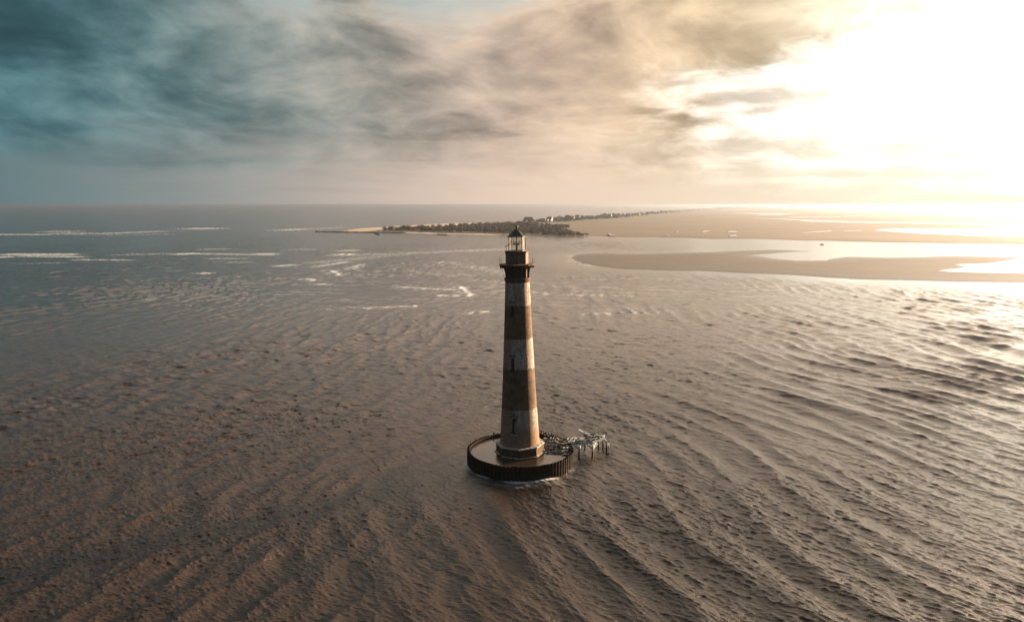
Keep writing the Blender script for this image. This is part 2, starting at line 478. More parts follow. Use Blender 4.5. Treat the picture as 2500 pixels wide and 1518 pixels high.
def build_sea():
    inner = np.linspace(-51, 51, 1500)
    outer = np.concatenate([np.linspace(54, 180, 60), np.linspace(180, 306, 60)[1:]])
    az = np.radians(np.concatenate([inner, outer]))
    dep_max = 33.5
    dep = np.concatenate([[89.0, 75, 62, 52, 44, 38.5, 35.5], np.linspace(dep_max, 0.9, 1500), 0.9 * np.exp(-np.linspace(0.02, 2.42, 40))])
    rad = H / np.tan(np.radians(dep))
    AZ, RD = np.meshgrid(az, rad, indexing='xy')
    X = (np.sin(AZ) * RD).ravel()
    Y = (np.cos(AZ) * RD).ravel()
    Dm = np.hypot(X, Y)
    # shelter behind the sandbar and next to the shore
    ins = inside(X, Y, PL_BAR) | inside(X, Y, PL_MARSH)
    near = Dm < 9000
    db = np.full(X.shape, 1e6)
    db[near] = np.minimum(seg_dist(X[near], Y[near], PL_BAR), seg_dist(X[near], Y[near], PL_MARSH) + 20)
    amp = np.clip(sstep(db, 4, 90), 0.06, 1)
    amp[ins] = 0.0
    lag = (X > 150) & (Y > 760)
    lagf = sstep(X, 60, 300) * sstep(Y, 690, 830)
    amp = amp * (1 - 0.85 * lagf)
    # warp so that crests bend
    wx = 7 * np.sin(Y / 61 + 1.3) + 5 * np.sin((X + Y) / 47) + 9 * np.sin(X / 130 + 0.4) + 2.6 * np.sin(Y / 17 + 1.1 * np.sin(X / 29))
    wy = 6 * np.sin(X / 53 + 2.1) + 7 * np.sin((X - Y) / 83)
    # two swells that cross along a line running past the lighthouse
    line = X + 14 - 0.06 * (Y - 100) + 9 * np.sin(Y / 40)
    wr = sstep(line, -30, 26)
    wl = 1 - wr
    T1, T2, T3, T4 = 311.0, 277.0, 171.0, 97.0
    q_ = np.clip(Y, 60, 300) - 115
    bend = 0.46 * q_ - 0.00085 * q_ ** 2 + 0.14 * (np.clip(Y, 300, 4000) - 300)
    s1 = wave_tile(512, T1, R(0), R(10), 6, 17, 2.6, 3)         # right-hand swell, crests running away from the viewer
    s2 = wave_tile(512, T2, R(-20), R(19), 4.5, 16, 2.5, 5)       # left-hand swell
    s3 = wave_tile(1024, T3, R(40), R(24), 0.8, 4.0, 2.5, 8)    # wind chop, right and left of the line
    s6 = wave_tile(1024, T3, R(-48), R(26), 0.8, 4.0, 2.5, 23)
    s4 = wave_tile(1024, T4, R(62), R(36), 0.5, 1.5, 2.6, 12)  # ripples
    s5 = wave_tile(512, 403.0, R(80), R(26), 7, 26, 2.6, 17)    # broken sea farther out
    f5 = sstep(Dm, 140, 380) * np.clip(900 / np.maximum(Dm, 1), 0, 1)
    s7 = wave_tile(1024, 229.0, R(72), R(34), 2.6, 9, 2.6, 31)   # middle distance
    f7 = sstep(Dm, 110, 260) * np.clip(480 / np.maximum(Dm, 1), 0, 1)
    f3 = np.clip(190 / np.maximum(Dm, 1), 0, 1) ** 1.3
    f4 = np.clip(125 / np.maximum(Dm, 1), 0, 1) ** 1.8
    far = np.clip(2600 / np.maximum(Dm, 1), 0.0, 1)
    Z = np.zeros_like(X)
    CX = np.zeros_like(X)
    CY = np.zeros_like(X)
    crest = np.zeros_like(X)
    gust = 0.88 + 0.24 * np.sin(X / 23 + 2 * np.sin(Y / 41)) * np.sin(Y / 19 + 1.7 * np.sin(X / 37)) + 0.2 * np.sin(X / 71 - Y / 63)
    mod = 0.75 + 0.6 * np.sin(X / 37 + 1.0 + np.sin(Y / 71)) * np.sin(Y / 59)
    for tl, L, a, ch, ox, oy in ((s1, T1, 0.30 * (0.15 + 0.85 * sstep(line, -25, 75)) * mod * far, 1.15, wx + bend, wy), (s2, T2, 0.20 * (0.2 + 0.8 * wl) * mod * far * 0.8, 1.1, wx, wy),
                                 (s5, 403.0, 0.15 * f5 * gust, 0.8, wx * .4, wy * .4), (s3, T3, 0.076 * f3 * gust * (0.30 + 0.70 * wr), 0.9, wx * .5, wy * .5), (s6, T3, 0.054 * f3 * gust * (0.25 + 0.75 * wl), 0.9, wx * .5, wy * .5), (s7, 229.0, 0.070 * f7 * gust, 0.8, wx * .4, wy * .4), (s4, T4, 0.031 * f4 * gust * (0.75 + 0.25 * wr), 0.35, 0, 0)):
        a = a * amp
        h = samp(tl[0], L, X + ox, Y + oy)
        Z += a * h
        CX += -a * ch * samp(tl[1], L, X + ox, Y + oy) * -1
        CY += -a * ch * samp(tl[2], L, X + ox, Y + oy) * -1
    rd = np.hypot(X - RING_X, Y - RING_Y)
    calm = sstep(rd, RING_R - 1.5, RING_R + 2.5)
    Z = Z * (0.35 + 0.65 * calm)
    CX *= calm
    CY *= calm
    # foam
    foam = np.zeros_like(X)
    hump = np.zeros_like(X)
    for u0, v0, u1, v1, wd, st in BREAKERS:
        if v0 < 1000 and wd < 18:
            dd_ = at((u0 + u1) / 2, (v0 + v1) / 2).y
            wd = max(wd, (1.7 if v0 < 600 else 1.9) * dd_ * dd_ / (H * F))
        s = px_seg(u0, v0, u1, v1)
        c0 = s.mean(0)
        rr = np.hypot(*(s[1] - s[0])) / 2 + wd * 5
        idx = np.nonzero(np.hypot(X - c0[0], Y - c0[1]) < rr)[0]
        if not len(idx):
            continue
        ab = s[1] - s[0]
        L = ab @ ab
        t = np.clip(((X[idx] - s[0][0]) * ab[0] + (Y[idx] - s[0][1]) * ab[1]) / L, 0, 1)
        qx = X[idx] - s[0][0] - t * ab[0]
        qy = Y[idx] - s[0][1] - t * ab[1]
        d = np.hypot(qx, qy) / wd
        d = np.maximum(0, d + 0.22 * samp(s2[0], T2, X[idx] * 1.7, Y[idx] * .6) + 0.12 * samp(s3[0], T3, X[idx], Y[idx]))
        val = st * 1.12 * (0.62 * np.exp(-d ** 2 * 1.8) + 0.42 * np.exp(-d ** 2 * 0.30))
        foam[idx] = np.maximum(foam[idx], val)
        if st >= 0.7 and 640 < v0 < 1000:
            hump[idx] = np.maximum(hump[idx], 0.45 * np.exp(-(np.hypot(qx, qy) / 2.4) ** 2) * amp[idx])
    Z += hump
    # churned water round the cofferdam, stronger on the side towards the viewer
    side = 0.55 + 0.45 * np.clip(-(Y - RING_Y) / RING_R, -1, 1)
    rn = 1.5 * np.exp(-((rd - RING_R - 0.4) / 0.9) ** 2) * side * (0.7 + 0.5 * np.sin(7 * np.arctan2(Y - RING_Y, X - RING_X)) * np.sin(3 * np.arctan2(Y - RING_Y, X - RING_X) + 1))
    rn2 = np.exp(-((rd - RING_R - 2.2) / 2.0) ** 2) * np.clip(-(Y - RING_Y) / RING_R + .2, 0, 1) * .5
    foam = np.maximum(foam, np.maximum(rn, rn2))
    # small whitecaps on the steepest crests
    cr = samp(s3[0], T3, X + wx * .5, Y + wy * .5) + 0.55 * samp(s4[0], T4, X, Y) + 0.9 * (wr * samp(s1[0], T1, X + wx + bend, Y + wy) + wl * samp(s2[0], T2, X + wx, Y + wy))
    ridge = np.exp(-((line) / 11.0) ** 2) * (Dm < 260)
    foam = np.maximum(foam, (0.08 + 0.5 * ridge) * sstep(cr, 3.1, 4.6) * calm * amp * (Dm < 900) * 1.2)
    cap = samp(s5[0], 403.0, X + wx * .4, Y + wy * .4) + 0.5 * samp(s3[0], T3, X + wx * .5, Y + wy * .5)
    surf = sstep(Dm, 260, 420) * (1 - sstep(Dm, 900, 1300)) * (1 - sstep(X, 40, 160)) * (0.35 + 0.65 * sstep(X, -420, -120))
    foam = np.maximum(foam, 0.75 * surf * sstep(cap, 2.35, 3.3) * amp)
    veil = np.exp(-((X + 10) / 190) ** 2 - ((Y - 620) / 260) ** 2)
    foam = np.maximum(foam, 0.34 * veil * amp)
    foam[ins] = 0
    co = np.empty((len(X), 3), np.float32)
    co[:, 0] = X + CX
    co[:, 1] = Y + CY
    co[:, 2] = Z
    co[ins, 2] = -0.4
    na, nr = len(az), len(rad)
    i = np.arange(nr - 1)[:, None]
    j = np.arange(na)[None, :]
    j2 = (j + 1) % na
    q = np.stack([i * na + j, i * na + j2, (i + 1) * na + j2, (i + 1) * na + j], -1).reshape(-1, 4)
    q = q[:, ::-1]
    me = bpy.data.meshes.new('sea')
    me.vertices.add(len(co))
    me.vertices.foreach_set('co', co.ravel())
    me.loops.add(q.size)
    me.loops.foreach_set('vertex_index', q.ravel().astype(np.int32))
    me.polygons.add(len(q))
    me.polygons.foreach_set('loop_start', np.arange(0, q.size, 4, dtype=np.int32))
    me.polygons.foreach_set('use_smooth', np.ones(len(q), bool))
    me.update(calc_edges=True)
    for nm, arr in (('foam', foam), ('calm', 1 - amp)):
        a = me.attributes.new(nm, 'FLOAT', 'POINT')
        a.data.foreach_set('value', arr.astype(np.float32))
    o = bpy.data.objects.new('sea', me)
    COL.objects.link(o)
    o['kind'] = 'structure'
    return o

def sea_mat():
    m, t, b = material('muddy sea water')
    co = t.new('ShaderNodeNewGeometry').outputs['Position']
    fo = t.new('ShaderNodeAttribute', attribute_name='foam').outputs['Fac']
    ca = t.new('ShaderNodeAttribute', attribute_name='calm').outputs['Fac']
    silt = t.noise(co, 0.02, 4, 0.55)
    base = t.ramp(silt, [(0.3, (0.014, 0.0086, 0.005)), (0.7, (0.025, 0.015, 0.009))])
    n1 = t.noise(t.vm('MULTIPLY', co, (0.9, 1.5, 1)), 0.9, 8, 0.68, 0.8)
    n2 = t.noise(t.vm('MULTIPLY', co, (0.10, 0.35, 1)), 0.5, 6, 0.65, 0.5)
    n3 = t.noise(t.vm('MULTIPLY', co, (0.35, 1.0, 1)), 0.035, 9, 0.72, 0.5)
    nn = t.m('ADD', t.m('ADD', t.m('MULTIPLY', n1, 0.35), t.m('MULTIPLY', n2, 0.25)), t.m('MULTIPLY', n3, 0.40))
    fm = t.smooth(t.m('ADD', fo, t.m('MULTIPLY', t.m('SUBTRACT', nn, 0.5), 2.2)), 0.2, 1.5)
    fm = t.m('MULTIPLY', fm, t.smooth(fo, 0.02, 0.22))
    c = t.mix(fm, base, (0.46, 0.53, 0.57))
    t.put(b.inputs['Base Color'], c)
    t.put(b.inputs['Roughness'], t.m('ADD', t.m('MULTIPLY', fm, 0.4), 0.15))
    b.inputs['IOR'].default_value = 1.42
    # ripples finer than the mesh
    dist = t.vm('LENGTH', co)
    r1 = t.noise(t.vm('MULTIPLY', co, (0.7, 1.5, 1)), 2.6, 6, 0.65, 0.4)
    r2 = t.noise(t.vm('MULTIPLY', co, (0.35, 1.0, 1)), 0.45, 4, 0.55, 0.6)
    near = t.lin(dist, 100, 500, 1.0, 0.25)
    far = t.lin(dist, 250, 900, 0.0, 1.0)
    h = t.m('ADD', t.m('MULTIPLY', t.m('MULTIPLY', r1, near), 0.20), t.m('MULTIPLY', t.m('MULTIPLY', r2, far), 0.28))
    h = t.m('MULTIPLY', h, t.m('SUBTRACT', 1.0, t.m('MULTIPLY', ca, 0.85)))
    bump(t, b, t.m('ADD', h, t.m('MULTIPLY', fm, 0.08)), 0.9, 1.0)
    return m

sea = build_sea()
sea.data.materials.append(sea_mat())

# ------------------------------------------------------------------ land
def land(name, poly, mat, z_top, slope, cell, rough_z=0.0, kind='structure', z_edge=-0.5):
    P2 = plan(poly)
    # densify the outline and roughen it a little
    pts = []
    n = len(P2)
    for i in range(n):
        a, b = P2[i], P2[(i + 1) % n]
        L = np.hypot(*(b - a))
        m_ = int(max(1, min(14, L / cell)))
        nrm = np.array([-(b - a)[1], (b - a)[0]]) / max(L, 1e-6)
        for q in range(m_):
            p = a + (b - a) * q / m_
            if q:
                p = p + nrm * RNG.normal() * min(cell * 0.08, L * 0.02)
            pts.append(p)
    out = np.array(pts)
    x0, y0 = out.min(0)
    x1, y1 = out.max(0)
    gx, gy = [], []
    yy = y0
    while yy < y1:
        st = max(cell, (yy - y0) * 0.10, 0.02 * yy)
        xs = np.arange(x0, x1, st) 
        gx.append(xs + RNG.uniform(-.3, .3, len(xs)) * st)
        gy.append(np.full(len(xs), yy) + RNG.uniform(-.3, .3, len(xs)) * st)
        yy += st
    gx = np.concatenate(gx)
    gy = np.concatenate(gy)
    ok = inside(gx, gy, out)
    gx, gy = gx[ok], gy[ok]
    dd = seg_dist(gx, gy, out)
    ok = dd > cell * 0.25
    gx, gy, dd = gx[ok], gy[ok], dd[ok]
    allp = [Vector(p) for p in out] + [Vector((a, b)) for a, b in zip(gx, gy)]
    edges = [(i, (i + 1) % len(out)) for i in range(len(out))]
    v2, e2, f2, ov, oe, of = delaunay_2d_cdt(allp, edges, [], 1, 1e-3)
    bm = bmesh.new()
    A = np.array([(v.x, v.y) for v in v2])
    d = seg_dist(A[:, 0], A[:, 1], out)
    zz = z_edge + (z_top - z_edge) * sstep(d, -slope * .3, slope) + rough_z * RNG.normal(size=len(d)) * sstep(d, slope, slope * 3)
    vs = [bm.verts.new((a[0], a[1], z)) for a, z in zip(A, zz)]
    for f in f2:
        try:
            bm.faces.new([vs[i] for i in f])
        except ValueError:
            pass
    bmesh.ops.recalc_face_normals(bm, faces=bm.faces)
    if bm.faces and sum(f.normal.z for f in bm.faces) < 0:
        bmesh.ops.reverse_faces(bm, faces=bm.faces)
    o = link(name, bm, mat, smooth=True, kind=kind)
    at_ = o.data.attributes.new('edge', 'FLOAT', 'POINT')
    at_.data.foreach_set('value', sstep(d, 0, slope * 4).astype(np.float32))
    return o

def flat_sheet(name, poly, z, mat, kind='structure'):
    P2 = plan(poly)
    bm = bmesh.new()
    v2, e2, f2, ov, oe, of = delaunay_2d_cdt([Vector(p) for p in P2], [(i, (i + 1) % len(P2)) for i in range(len(P2))], [], 1, 1e-3)
    vs = [bm.verts.new((v.x, v.y, z)) for v in v2]
    for f in f2:
        bm.faces.new([vs[i] for i in f])
    bmesh.ops.recalc_face_normals(bm, faces=bm.faces)
    if sum(f.normal.z for f in bm.faces) < 0:
        bmesh.ops.reverse_faces(bm, faces=bm.faces)
    return link(name, bm, mat, kind=kind)

def ground_mat(name, c1, c2, c3, s1, rough=0.85, wet=0.0):
    m, t, b = material(name)
    co = t.new('ShaderNodeNewGeometry').outputs['Position']
    n = t.noise(co, s1, 7, 0.6, 0.4)
    n2 = t.noise(t.vm('MULTIPLY', co, (0.4, 1, 1)), s1 * 5, 5, 0.6)
    c = t.mix(t.smooth(n2, 0.35, 0.75, 0.0, 0.5), t.ramp(n, [(0.32, c1), (0.55, c2), (0.72, c3)]), c1)
    t.put(b.inputs['Base Color'], c)
    if wet:
        e = t.new('ShaderNodeAttribute', attribute_name='edge').outputs['Fac']
        e = t.m('ADD', e, t.m('MULTIPLY', t.m('SUBTRACT', n, 0.5), 0.9))
        c = t.mix(t.smooth(e, 0.2, 0.9), t.mul(c, 0.75), c)
        t.put(b.inputs['Base Color'], c)
        t.put(b.inputs['Roughness'], t.smooth(e, 0.1, 0.9, 0.5, rough))
    else:
        b.inputs['Roughness'].default_value = rough
    b.inputs['Specular IOR Level'].default_value = 0.3
    bump(t, b, n2, 0.4, 0.4)
    return m
M_marsh = ground_mat('marsh grass', (0.056, 0.050, 0.041), (0.080, 0.070, 0.056), (0.11, 0.096, 0.078), 0.006)
M_sand = ground_mat('wet sand', (0.042, 0.038, 0.034), (0.058, 0.052, 0.046), (0.085, 0.076, 0.067), 0.02, 0.65, 1.0)
M_beach = ground_mat('dry beach sand', (0.40, 0.34, 0.27), (0.48, 0.42, 0.34), (0.55, 0.48, 0.40), 0.03)
def calm_water(name, c, r=0.08, bs=0.25):
    m, t, b = material(name)
    co = t.new('ShaderNodeNewGeometry').outputs['Position']
    t.put(b.inputs['Base Color'], c)
    b.inputs['Roughness'].default_value = r
    b.inputs['IOR'].default_value = 1.333
    bump(t, b, t.noise(t.vm('MULTIPLY', co, (0.5, 1, 1)), 1.2, 4, 0.6), bs, 0.12)
    return m
M_creek = calm_water('creek water', (0.09, 0.065, 0.045))
M_pool = calm_water('pool water', (0.030, 0.023, 0.017), 0.22, 0.6)

land('marsh', MARSH, M_marsh, 0.7, 18, 40, 0.12)
land('sandbar', SANDBAR, M_sand, 0.55, 14, 14, 0.03)
for i, c in enumerate(CREEKS):
    flat_sheet('creek' if i < 8 else 'pond', c, 1.15, M_creek)
flat_sheet('tide_pool', BARPOOL, 0.72, M_creek)
# pale beach on the sea side of the point
BEACH = [(826, 565.3), (850, 560.5), (880, 557), (930, 554), (1000, 549.5), (1090, 545.5), (1190, 541.5), (1190, 545), (1100, 551), (1000, 556), (950, 560.5), (915, 564.5), (870, 566.5)]
land('beach', BEACH, M_beach, 0.9, 15, 25, 0.05)
BEACH2 = [(905, 567.2), (960, 567.5), (1010, 570), (1060, 571.5), (1120, 572.5), (1250, 574.5), (1310, 577.5), (1360, 579), (1360, 577.5), (1300, 575), (1200, 571), (1100, 570), (1000, 566.5), (930, 564.5)]
land('beach', BEACH2, M_beach, 0.85, 12, 20, 0.05)

# rock jetties at the point
M_rock = simple_mat('dark groin rock', (0.03, 0.028, 0.026), (0.085, 0.075, 0.065), 0.6, 0.9, 0.5, 0.2)
def jetty(name, label, pts, wdt, hgt):
    bm = bmesh.new()
    W = [at(u, v) for u, v in pts]
    for a, b in zip(W[:-1], W[1:]):
        L = (b - a).length
        box(bm, (a + b) / 2, (L + 4, wdt * .8, 1.4), Matrix.Rotation(math.atan2((b - a).y, (b - a).x), 3, 'Z'), .2)
        for q in range(int(L / 2.2)):
            p = a.lerp(b, q * 2.2 / L)
            for _ in range(2):
                s = random.uniform(1.4, 2.6)
                c = p + Vector((random.gauss(0, wdt / 3), random.gauss(0, wdt / 3), random.uniform(0, hgt)))
                box(bm, c, (s, s * random.uniform(.6, 1), s * random.uniform(.5, .8)), Matrix.Rotation(random.uniform(0, 3), 3, 'Z') @ Matrix.Rotation(random.uniform(-.4, .4), 3, 'X'), .25)
    return tag(link(name, bm, M_rock), label, 'jetty')
jetty('rock_jetty', 'long low line of dark rocks running out from the island point', [(772, 566), (830, 567), (900, 567.6), (990, 568.6)], 4, 1.3)
jetty('rock_jetty', 'short stub of dark rocks on the beach near the island point', [(918, 570.5), (925, 573.5)], 3, 1.0)
jetty('rock_jetty', 'slim dark rock spur off the beach halfway to the lighthouse top', [(1068, 572.5), (1090, 574.2)], 3, 1.0)

# woods
M_leaf = simple_mat('coastal wood foliage', (0.038, 0.032, 0.024), (0.075, 0.062, 0.046), 0.08, 0.95, 0.0)
def wood(name, poly, count, hmin, hmax, near_row=None, seed=1):
    g = np.random.default_rng(seed)
    P2 = plan(poly)
    x0, y0 = P2.min(0)
    x1, y1 = P2.max(0)
    vs, fs = [], []
    off = 0
    got = 0
    tries = 0
    while got < count and tries < count * 60:
        tries += 1
        # more of them where they are seen larger
        u = g.uniform(min(p[0] for p in poly), max(p[0] for p in poly))
        v = g.uniform(min(p[1] for p in poly), max(p[1] for p in poly))
        x, y = at(u, v)[:2]
        if not inside(np.array([u]), np.array([v]), np.array(poly))[0]:
            continue
        got += 1
        hh = g.uniform(hmin, hmax)
        nq = 70
        cx_, cy_, cz_ = x, y, hh * .58
        u3 = g.normal(size=(nq, 3))
        u3 /= np.linalg.norm(u3, axis=1)[:, None]
        rad_ = g.uniform(.35, 1.0, (nq, 1)) ** .5
        lob = 1 + .3 * np.sin(3 * np.arctan2(u3[:, 1:2], u3[:, 0:1]) + g.uniform(0, 6))
        c = u3 * rad_ * lob * np.array([hh * .62, hh * .62, hh * .42]) + np.array([cx_, cy_, cz_])
        a3 = g.normal(size=(nq, 3))
        b3 = g.normal(size=(nq, 3))
        a3 /= np.linalg.norm(a3, axis=1)[:, None]
        b3 -= (b3 * a3).sum(1)[:, None] * a3
        b3 /= np.linalg.norm(b3, axis=1)[:, None]
        sz = hh * g.uniform(.06, .13, (nq, 1))
        quad = np.stack([c - a3 * sz - b3 * sz * .6, c + a3 * sz - b3 * sz * .7, c + a3 * sz * .8 + b3 * sz * .7, c - a3 * sz * .7 + b3 * sz * .6], 1).reshape(-1, 3)
        vs.append(quad)
        fs.append(np.arange(nq * 4).reshape(-1, 4) + off)
        off += nq * 4
    vs = np.concatenate(vs)
    fs = np.concatenate(fs)
    me = bpy.data.meshes.new(name)
    me.from_pydata(vs.tolist(), [], fs.tolist())
    me.materials.append(M_leaf)
    o = bpy.data.objects.new(name, me)
    COL.objects.link(o)
    o['kind'] = 'stuff'
    return o
WOOD1 = [(912, 563), (960, 564), (1010, 565), (1080, 567), (1130, 568), (1200, 569.5), (1270, 571), (1330, 575), (1385, 576.5), (1398, 571), (1360, 563), (1400, 556), (1330, 552), (1290, 545), (1240, 547), (1150, 551), (1050, 556), (960, 560)]
wood('coastal_wood', WOOD1, 950, 4.5, 9.5, seed=4)
WOOD2 = [(1230, 548), (1300, 545), (1380, 542), (1440, 537), (1520, 533), (1600, 524), (1680, 517), (1780, 510), (1780, 507), (1690, 511), (1600, 518), (1500, 526), (1400, 534), (1300, 541)]
wood('shore_wood', WOOD2, 650, 5, 9.5, seed=9)
WOOD3 = [(1740, 511), (1900, 507.5), (2100, 505.6), (2500, 505.2), (2900, 505.2), (2900, 503.9), (2300, 503.9), (1950, 504.6), (1780, 507)]
wood('far_wood', WOOD3, 700, 12, 20, seed=10)
WOOD4 = [(1352, 570), (1400, 569), (1425, 574), (1450, 575.5), (1400, 577.5), (1358, 578)]
wood('marsh_scrub', WOOD4, 70, 3, 6, seed=14)

# houses among the trees on the far shore
M_hw = simple_mat('pale weatherboard', (0.24, 0.26, 0.27), (0.38, 0.39, 0.39), 0.2, 0.7, 0)
M_hr = simple_mat('grey shingle roof', (0.10, 0.11, 0.12), (0.18, 0.19, 0.20), 0.3, 0.8, 0)
M_hg = simple_mat('dark window glass', (0.03, 0.035, 0.04), (0.06, 0.065, 0.07), 0.5, 0.15, 0)
def house(label, w_, d_, h_, group=None):
    t = thing('beach_house', label, 'house', group=group)
    bm = bmesh.new()
    box(bm, Vector((0, 0, 3 + h_ / 2)), (w_, d_, h_))
    for sx in (-.42, 0, .42):
        for sy in (-.42, .42):
            box(bm, Vector((sx * w_, sy * d_, 1.4)), (.5, .5, 3.2))
    link('wall', bm, M_hw, t)
    bm = bmesh.new()
    z0 = 3 + h_ + .003
    a = [bm.verts.new(p) for p in ((-w_ * .56, -d_ * .58, z0), (w_ * .56, -d_ * .58, z0), (w_ * .56, d_ * .58, z0), (-w_ * .56, d_ * .58, z0), (-w_ * .36, 0, z0 + d_ * .36), (w_ * .36, 0, z0 + d_ * .36))]
    for f in ((0, 1, 5, 4), (1, 2, 5), (2, 3, 4, 5), (3, 0, 4), (3, 2, 1, 0)):
        bm.faces.new([a[i] for i in f])
    link('roof', bm, M_hr, t)
    for sx in (-.3, 0, .3):
        bm = bmesh.new()
        box(bm, Vector((sx * w_, -d_ / 2 - .02, 3 + h_ * .55)), (w_ * .14, .1, h_ * .35))
        link('window', bm, M_hg, t)
    return t
GH = 'houses along the far shore'
big = house('large blue grey block on the shore right above the lighthouse top', 30, 14, 7)
pb = at(1290, 541, 0.7)
big.location = pb
h0 = house('small pale beach house among trees on the far shore', 12, 9, 5, GH)
spots = []
g = random.Random(5)
for i in range(44):
    f_ = i / 43
    u = 1325 + f_ * 300 + g.uniform(-4, 4)
    v = np.interp(u, [1325, 1400, 1500, 1600, 1640], [541.5, 536, 529, 521.5, 518.5]) + g.uniform(-.6, 1.8)
    spots.append((u, v))
for i, (u, v) in enumerate(spots):
    o = h0 if i == 0 else copy_tree(h0)
    p = at(u, v, 0.7)
    o.location = p
    s = g.uniform(.8, 1.35)
    o.scale = (s * g.uniform(.9, 1.3), s, s * g.uniform(.9, 1.25))
    o.rotation_euler = (0, 0, g.uniform(-.6, .6))

# ------------------------------------------------------------------ cofferdam ring
M_sheet = simple_mat('rusted sheet piling', (0.004, 0.0035, 0.003), (0.016, 0.010, 0.008), 0.9, 0.9, 0.5, 0.05, 0.08)
def sheet_mat():
    m, t, b = material('sheet piling with tide line and rust runs')
    co = t.new('ShaderNodeTexCoord').outputs['Object']
    x, y, z = t.sep(co)
    a = t.m('MULTIPLY', t.m('ARCTAN2', y, x), 30.0)
    run = t.noise(t.comb(a, t.m('MULTIPLY', z, 0.25), 0.0), 0.9, 6, 0.65)
    sp = t.noise(co, 1.4, 6, 0.65)
    c = t.ramp(run, [(0.35, (0.004, 0.0035, 0.003)), (0.55, (0.011, 0.007, 0.005)), (0.72, (0.045, 0.022, 0.013))])
    zt = t.m('ADD', z, t.m('MULTIPLY', sp, 0.7))
    c = t.mix(t.smooth(zt, 1.9, 1.2), c, (0.008, 0.009, 0.006))
    c = t.mix(t.m('MULTIPLY', t.smooth(zt, 3.2, 3.7), 0.6), c, (0.05, 0.035, 0.026))
    t.put(b.inputs['Base Color'], c)
    t.put(b.inputs['Roughness'], t.smooth(zt, 1.2, 1.9, 0.45, 0.9))
    b.inputs['Specular IOR Level'].default_value = 0.12
    bump(t, b, sp, 0.5, 0.05)
    return m
M_sheet = sheet_mat()
ringT = thing('sheet_pile_ring', 'round dark rusted sheet pile wall around the lighthouse foot', 'cofferdam', (RING_X, RING_Y, 0))
bm = bmesh.new()
NP = 84
prev = None
first = None
gz = random.Random(3)
cols = []
for k in range(NP):
    top = 3.05 + gz.uniform(-.10, .10) + (gz.random() < .10) * gz.uniform(-.25, .30)
    a0 = 2 * PI * k / NP
    da = 2 * PI / NP
    for fr, ro in ((0.0, 0.0), (0.44, 0.0), (0.53, -.34), (0.91, -.34)):
        t_ = top + (0.0 if ro == 0 else -.10)
        cols.append((a0 + fr * da, RING_R + ro, t_))
vin, vout = [], []
for a, r_, t_ in cols:
    ring4 = []
    for rr, z in ((r_, -2.5), (r_, t_), (r_ - .14, t_), (r_ - .14, -2.5)):
        ring4.append(bm.verts.new((rr * math.cos(a), rr * math.sin(a), z)))
    vout.append(ring4)
n = len(vout)
for i in range(n):
    A, B = vout[i], vout[(i + 1) % n]
    for q in range(3):
        bm.faces.new((A[q], B[q], B[q + 1], A[q + 1]))
bmesh.ops.recalc_face_normals(bm, faces=bm.faces)
link('pile_wall', bm, M_sheet, ringT)
# a waler band of bent steel along the inside, and a few broken pile tops sticking up at the back
bm = bmesh.new()
lathe(bm, [(RING_R - .62, 2.65), (RING_R - .48, 2.65), (RING_R - .48, 2.90), (RING_R - .62, 2.90)], 84, 0, False, True)
link('waler', bm, M_sheet, ringT)
for a, hh in ((98, .8), (122, .6), (64, .9), (58, .6), (50, .7), (44, .5), (150, .5), (163, .6), (171, .5)):
    bm = bmesh.new()
    x, y = (RING_R - .2) * math.cos(R(a)), (RING_R - .2) * math.sin(R(a))
    box(bm, Vector((x, y, 3.0 + hh / 2)), (.28, .12, hh), Matrix.Rotation(R(a + 90), 3, 'Z') @ Matrix.Rotation(gz.uniform(-.2, .2), 3, 'Y'), .03)
    link('broken_pile', bm, M_sheet, ringT)
# water standing inside the ring
bm = bmesh.new()
lathe(bm, [(0.02, WATER_Z), (RING_R - .50, WATER_Z), (RING_R - .50, WATER_Z - 1.5)], 84, 0, False)
po = link('pool', bm, M_pool, kind='structure')
po.location = (RING_X, RING_Y, 0)

# ------------------------------------------------------------------ lighthouse
lean = R(-0.94)
LH = thing('lighthouse', 'tall weathered lighthouse with worn brown and white bands standing in the sea', 'lighthouse', (LX, LY, POOL_Z), (0, lean, 0))
def lz(v):
    return zv(v) - POOL_Z
Z_base0, Z_base1 = -0.6, lz(1077.5)
r_oct = 5.32
# paint of the shaft
zb = [lz(v) for v in (1081, 991, 894.6, 823.3, 743.4, 685.7)]

